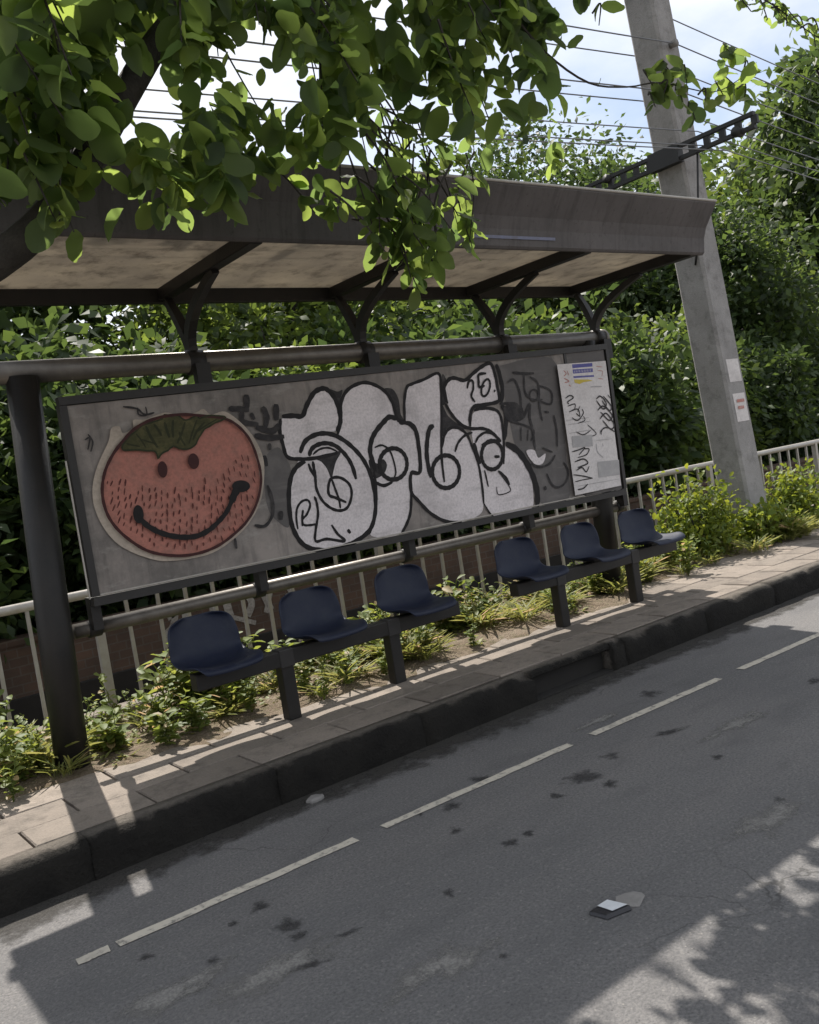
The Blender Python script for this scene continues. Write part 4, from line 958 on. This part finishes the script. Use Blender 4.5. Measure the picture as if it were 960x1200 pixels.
# the long twig reaching past the pole
tw = [on_y(x, y, 3.4) for x, y in ((600, 15), (640, 62), (690, 97), (735, 102), (775, 97), (835, 108), (868, 92))]
twigs.tube([tuple(p) for p in cr(tw, False, 4)], [.008 - .00022 * i for i in range(25)], 5)
for px, py, n, s in ((668, 80, 3, .11), (712, 100, 3, .11), (655, 115, 3, .13), (765, 100, 4, .11), (790, 90, 5, .10), (800, 120, 7, .11), (826, 125, 6, .11), (862, 100, 8, .12), (872, 118, 8, .13), (860, 68, 8, .12), (848, 112, 6, .11), (782, 105, 7, .12), (805, 100, 7, .12), (768, 125, 5, .11), (815, 140, 5, .11), (880, 95, 6, .12), (702, 30, 3, .11), (775, 118, 4, .12)):
    tp = on_y(px, py, 3.4); sprig(tp, n, s, start=on_y(px - 8, py - 14, 3.42), spread=1.1)
SH = [on_y(x, y, yy) for x, y, yy in ((385, 250, 3.68), (460, 250, 3.65), (530, 245, 3.65), (500, 300, 3.65), (560, 265, 3.65), (163, 262, 3.6), (640, 200, 3.8))]  # leaf clusters meant to catch sun; foliage is cut away along their rays
sv = np.array(SUN)
def in_shaft(q_): return any(np.linalg.norm(np.cross(q_ - a_s, sv)) < .34 and (q_ - a_s).dot(sv) > .25 for a_s in SH)
tw2 = [on_y(x, y, 3.3) for x, y in ((780, -60), (850, -25), (905, 5), (945, 35), (985, 60))]
twigs.tube([tuple(p) for p in cr(tw2, False, 4)], [.008 - .0003 * i for i in range(17)], 5)
for k in range(13):
    px, py = 870 + k * 8 + rnd.uniform(-6, 6), rnd.uniform(-12, 12) + k * 4
    sprig(on_y(px, py, 3.3 + rnd.uniform(-.1, .2)), 8, .068, start=on_y(px - 18, py - 22, 3.3))
# mostly unseen canopy between and above the limbs, added to shade leaves and road
for k in range(1500):
    x = rnd.uniform(0.2, 8.2); y = rnd.uniform(2.6, 6.9)
    if k > 620: x = rnd.uniform(2.4, 6.0); y = rnd.uniform(4.2, 6.2) 
    zt = to_px((x, y, 4.6))[1]
    if y > 5.0 and x < 2.1: continue
    if x > 6.2 and y > 3.6: continue
    z = rnd.uniform(4.2, 6.9) + 0.12 * max(0, y - 4)
    u, v = to_px((x, y, z))
    if v > -25 or math.sin(x * 2.1 + y * 1.3) + math.sin(x * 1.1 - y * 2.3 + 2) < -1.35: continue
    if in_shaft(np.array([x, y, z])): continue
    sprig((x, y, z), rnd.randint(9, 13), .15, start=np.array([x + rnd.uniform(-.5, .3), y + rnd.uniform(-.3, .3), z + rnd.uniform(.1, .5)]))
LP, LD, LN, LS = map(np.array, (LP, LD, LN, LS))
sp_(twigs, 'twigs', M['bark'])['kind'] = 'stuff'
def cleared(p, d, s_):
    q_ = p + d * s_ * .5; u, v = to_px(q_)
    if any(a < u < b and c_ < v < e_ for a, b, c_, e_ in GAP) and rnd.random() < .93: return True
    if 60 < u < 700 and v < 205 and mno.noise((u / 34, v / 34, .3)) > (.34 if u > 240 else .45): return True
    return any(np.linalg.norm(np.cross(q_ - a_s, sv)) < .30 and (q_ - a_s).dot(sv) > .16 for a_s in SH) and rnd.random() < .84
kp = np.array([not cleared(p, d, s_) for p, d, s_ in zip(LP, LD, LS)])
LP, LD, LN, LS = LP[kp], LD[kp], LN[kp], LS[kp]
RR = frames(LD, LN)
px_ = np.array([to_px(p) for p in LP]); dist = np.linalg.norm(LP - CP, axis=1)
inside = (px_[:, 0] > 5) & (px_[:, 0] < 955) & (px_[:, 1] > 5) & (px_[:, 1] < 1190)
score = np.where(inside, LS / dist, 0) + np.where(inside & (px_[:, 1] > 190), .012, 0)
order = np.argsort(-score); single, rest = order[:300], order[300:]
lms = []
for lv, lf in LEAFV:
    lm = np_mesh('leaf', lv, lf, True); lm.materials.append(M['leaf']); lms.append(lm)
for i in single:
    o = link('leaf', lms[int(i) % 4], None, st); o.matrix_parent_inverse = inv
    mw = Matrix(((*RR[i][0], LP[i][0]), (*RR[i][1], LP[i][1]), (*RR[i][2], LP[i][2]), (0, 0, 0, 1))) @ Matrix.Scale(float(LS[i]), 4)
    o.matrix_basis = mw
VV, FF, off = [], [], 0
for k in range(4):
    r4 = rest[k::4]; V, Fc = scatter(LEAFV[k], LP[r4], RR[r4], LS[r4]); VV.append(V); FF.append(Fc + off); off += len(V)
me = np_mesh('foliage', np.vstack(VV), np.vstack(FF), True)
o = link('foliage', me, M['leaf'], st); o.matrix_parent_inverse = inv; o['kind'] = 'stuff'

# ---- weeds and grass on the verge
def weed_mesh(kind, seed):
    g = np.random.default_rng(seed); P, D, Nn, S = [], [], [], []
    ns = 7 if kind == 'broad' else 5
    for s in range(ns):
        a = g.uniform(0, 6.28); h_ = g.uniform(.10, .30); lean = g.uniform(.1, .5)
        for k in range(9):
            u = (k + 1) / 9; r_ = lean * h_ * u * u
            P.append((r_ * math.cos(a) + g.normal() * .01, r_ * math.sin(a) + g.normal() * .01, h_ * u)); b = g.uniform(0, 6.28)
            D.append((math.cos(b), math.sin(b), g.uniform(-.1, .7))); Nn.append((g.normal() * .3, g.normal() * .3, 1)); S.append(g.uniform(.05, .10) if kind == 'broad' else g.uniform(.035, .06))
    tm = leaf_template(.5) if kind == 'broad' else leaf_template(.7)
    V, Fc = scatter(tm, np.array(P), frames(np.array(D), np.array(Nn)), np.array(S)); n0 = len(V); sv_, sf = [], []
    for s in range(ns):                                       # a thin three-sided stalk through each row of leaves
        q = [(0, 0, -.02)] + P[s * 9:s * 9 + 9]
        for x, y, z in q:
            sv_ += [(x + .003, y, z), (x - .0015, y + .0026, z), (x - .0015, y - .0026, z)]
        b0 = n0 + s * 30
        for k in range(9):
            for j in range(3):
                a, b, c_, d = b0 + k * 3 + j, b0 + k * 3 + (j + 1) % 3, b0 + k * 3 + 3 + (j + 1) % 3, b0 + k * 3 + 3 + j
                sf += [(a, b, c_), (a, c_, d)]
    return np_mesh('weed', np.vstack([V, np.array(sv_)]), np.vstack([Fc, np.array(sf)]))
def tuft_mesh(seed, n=46, h0=.14, h1=.34):
    g = np.random.default_rng(seed); P = g.normal(size=(n, 3)) * np.array([.05, .05, 0]); a = g.uniform(0, 6.28, n)
    D = np.stack([np.cos(a) * .55, np.sin(a) * .55, g.uniform(.5, 1.3, n)], 1); Nn = np.stack([-np.cos(a), -np.sin(a), np.full(n, .6)], 1)
    tm = leaf_template(.075, .01, .55, .45); V, Fc = scatter(tm, P, frames(D, Nn), g.uniform(h0, h1, n)); return np_mesh('grass_tuft', V, Fc)
WM = [weed_mesh('broad', 1), weed_mesh('broad', 2), weed_mesh('small', 3), weed_mesh('small', 4)]
for m_ in WM: m_.materials.append(M['weed'])
TM = [tuft_mesh(5), tuft_mesh(6), tuft_mesh(7, 60, .2, .45)]
for m_ in TM: m_.materials.append(M['grass'])
def vz(y): return 0.215
def verge_spot(x):
    return ('around the foot of the dark end post' if x < 1.75 else 'behind the bench below the smiling fruit' if x < 4.25 else 'in the gap between the two benches' if x < 4.85
            else 'behind the bench below the notice sheet' if x < 6.85 else 'between the shelter and the concrete pole' if x < 9.4 else 'past the concrete pole')
def place(meshes, name, n, xr, yr, sr, label, cat, group, dens=None):
    k = 0; tries = 0
    while k < n and tries < 5000:
        tries += 1
        x, y = rnd.uniform(*xr), rnd.uniform(*yr)
        if dens and rnd.random() > dens(x, y): continue
        o = link(name, meshes[rnd.randrange(len(meshes))], None); o.location = (x, y, vz(y)); s = rnd.uniform(*sr); o.scale = (s, s, s * rnd.uniform(.8, 1.2)); o.rotation_euler = (0, 0, rnd.uniform(0, 6.28))
        sp = verge_spot(x); tag(o, label.replace('on the earth verge', sp).replace(' under the shelter', ''), cat, group + ' ' + sp); k += 1
dn = lambda x, y: (0.35 + 0.65 * (mno.noise((x * 1.6, y * 1.6, 2)) > -0.05)) * (1.0 if y > 5.55 else .45)
place(WM[:2], 'broadleaf_weed', 22, (0.6, 4.6), (5.35, 6.45), (.8, 1.3), 'broad-leaved green weed on the earth verge under the shelter', 'weed', 'broad-leaved weeds on the verge', dn)
place(WM[:2], 'broadleaf_weed', 24, (4.6, 8.5), (5.3, 6.4), (.7, 1.15), 'broad-leaved green weed on the earth verge under the shelter', 'weed', 'broad-leaved weeds on the verge', dn)
place(WM[2:], 'small_weed', 90, (0.6, 9.5), (5.25, 6.45), (.7, 1.3), 'low small-leaved weed on the earth verge', 'weed', 'small-leaved weeds on the verge', dn)
place(TM, 'grass_tuft', 130, (0.6, 11), (5.3, 6.45), (.5, .95), 'long-bladed grass tuft on the earth verge', 'grass tuft', 'grass tufts on the verge', dn)
# a few weeds crowding the foot of the dark end post
for k, (x, y) in enumerate(((1.14, 5.58), (1.70, 5.62), (1.02, 5.75), (1.62, 5.74), (1.25, 5.70))):
    o = link('post_weed', WM[k % 2], None); o.location = (x, y, .2); s = .75 + .15 * (k % 3); o.scale = (s, s, s * 1.1); o.rotation_euler = (0, 0, k * 1.3)
    tag(o, 'leafy weed crowding the foot of the dark shelter post', 'weed', 'weeds at the foot of the post')
for k, (px, py, n) in enumerate(((258, 815, 7), (225, 830, 4), (520, 735, 4))):
    c = on_z(px, py, .25)
    for j in range(n):
        o = link('clump_weed', WM[j % 2], None); o.location = (c[0] + rnd.uniform(-.22, .22), min(6.4, max(5.3, c[1] + rnd.uniform(-.2, .2))), .21); s = rnd.uniform(1.2, 1.6); o.scale = (s, s, s); o.rotation_euler = (0, 0, rnd.uniform(0, 6))
        tag(o, 'tall bright green weed in the thick clump beneath the benches', 'weed', 'tall weeds in clumps beneath the benches')
# ground cover: short grass and creeping leaves nobody could count
n = 14000
X = rg.uniform(0.2, 13, n); Y = rg.uniform(5.22, 6.5, n); keep = np.array([mno.noise((x * 2.2, y * 2.2, 7)) > (-.05 if y > 5.5 else .18) for x, y in zip(X, Y)]); keep &= ~((X < 6.6) & (Y < 5.3)); keep &= ~((X > 6.3) & (Y < 5.55))
X, Y = X[keep], Y[keep]; n = len(X); a = rg.uniform(0, 6.28, n)
D = np.stack([np.cos(a), np.sin(a), rg.uniform(.1, 1.4, n)], 1); Nn = np.stack([-np.cos(a), -np.sin(a), np.full(n, 1.0)], 1)
V, Fc = scatter(leaf_template(.35, .03, .4), np.stack([X, Y, np.full(n, .208)], 1), frames(D, Nn), rg.uniform(.03, .085, n))
o = link('ground_cover', np_mesh('ground_cover', V, Fc), M['grass']); tag(o, 'short patchy grass and creeping leaves on the verge', 'grass', kind='stuff')

# ---- bright bushes at the pole
def bush(loc, rad, n, lab):
    c = thing('bush', loc, lab, 'bush', 'bright bushes by the concrete pole')
    P = rg.normal(size=(n, 3)); P /= np.linalg.norm(P, axis=1, keepdims=True); P *= rg.uniform(.15, 1, (n, 1)) ** .45
    P[:, 2] = np.abs(P[:, 2]) * (1 + .25 * np.sin(6 * P[:, 0] + 4 * P[:, 1])); P *= np.array(rad); 
    # grouped on upright shoots
    sh_ = rg.uniform(-1, 1, (26, 2)) * np.array(rad[:2]); j = rg.integers(0, 26, n); P[:, :2] = P[:, :2] * .45 + sh_[j] * .6
    D = rand_dirs(n) * 1.0 + np.array([0, 0, .25]); Nn = rand_dirs(n, 1.3)
    V, Fc = scatter(leaf_template(.55), P, frames(D, Nn), rg.uniform(.05, .095, n)); me = np_mesh('bush_foliage', V, Fc)
    link('foliage', me, M['leafy'], c)
    mb = MB()
    for i in range(14):
        e = sh_[i] * .6; mb.tube([(e[0] * .2, e[1] * .2, -.03), (e[0] * .6, e[1] * .6, rad[2] * .4), (e[0], e[1], rad[2] * .8)], [.012, .008, .004], 5)
    link('stems', mb.mesh('bush_stems'), M['bark'], c); return c
bush((8.35, 5.85, .2), (.75, .38, .82), 2600, 'bright yellow-green bush in front of the railing, on the shelter side of the concrete pole')
bush((10.3, 5.85, .2), (.75, .4, .70), 2200, 'bright yellow-green bush beyond the concrete pole by the railing')
bush((9.25, 5.68, .2), (.55, .28, .42), 1300, 'low yellow-green bush hugging the foot of the concrete pole')
bush((12.6, 6.0, .2), (1.1, .4, .5), 1800, 'low yellow-green bush farther along the railing past the pole')

# ---------------------------------------------------------------- litter on the road
foot = [on_z(x, y, 0) for x, y in ((690, 1073), (712, 1079), (742, 1067), (712, 1058))]; p = sum(foot) / 4
pk = thing('crushed_packet', (p[0], p[1], 0), 'small crushed black packet with white label lying on the road', 'packet')
mb = MB(p); tops = [.013, .015, .018, .011]
mb.add([tuple(q_ + np.array([0, 0, .001])) for q_ in foot] + [tuple(p + (q_ - p) * .93 + np.array([.004, .006, h_])) for q_, h_ in zip(foot, tops)], [(0, 3, 2, 1), (4, 5, 6, 7), (0, 1, 5, 4), (1, 2, 6, 5), (2, 3, 7, 6), (3, 0, 4, 7)])
bevel(mb.build('body', M['packet'], pk, (0, 0, 0)), .004, 2)
tq = [p + (q_ - p) * .93 + np.array([.004, .006, h_]) for q_, h_ in zip(foot, tops)]
def tp(u, v): return tuple((tq[0] * (1 - u) + tq[1] * u) * (1 - v) + (tq[3] * (1 - u) + tq[2] * u) * v + np.array([0, 0, .0035]))
mb = MB(p); mb.add([tp(.06, .40), tp(.94, .30), tp(.95, .95), tp(.06, .96)], [(0, 1, 2, 3)]); mb.build('label_print', M['label'], pk, (0, 0, 0))
def flat_stone(px, py, rx, ry, h_, name, lab, m):
    p = on_z(px, py, 0); mb = MB((p[0], p[1], 0)); n = 11; vs = []
    ks = [rnd.uniform(.78, 1.15) for _ in range(n)]
    for s_, z in ((1, .001), (1.0, h_ * .6), (.8, h_)):
        for i in range(n): a = 6.2832 * i / n; vs.append((p[0] + rx * ks[i] * s_ * math.cos(a), p[1] + ry * ks[i] * s_ * math.sin(a), z + (rnd.uniform(-.003, .003) if z > .002 else 0)))
    fs = [(r_ * n + i, r_ * n + (i + 1) % n, (r_ + 1) * n + (i + 1) % n, (r_ + 1) * n + i) for r_ in (0, 1) for i in range(n)] + [tuple(range(2 * n, 3 * n))]
    mb.add(vs, fs); tag(mb.build(name, m), lab, 'stone' if 'stone' in name else 'debris')
flat_stone(738, 1056, .075, .05, .008, 'flat_scrap', 'flat grey scrap on the road touching the black packet', M['stone'])  # flat grey fragment beside the packet
flat_stone(370, 938, .055, .032, .022, 'loose_stone', 'flat pale stone on the road beside the kerb', M['stone'])
flat_stone(222, 964, .035, .022, .015, 'loose_stone', 'small dark stone at the foot of the kerb', M['concrete'])
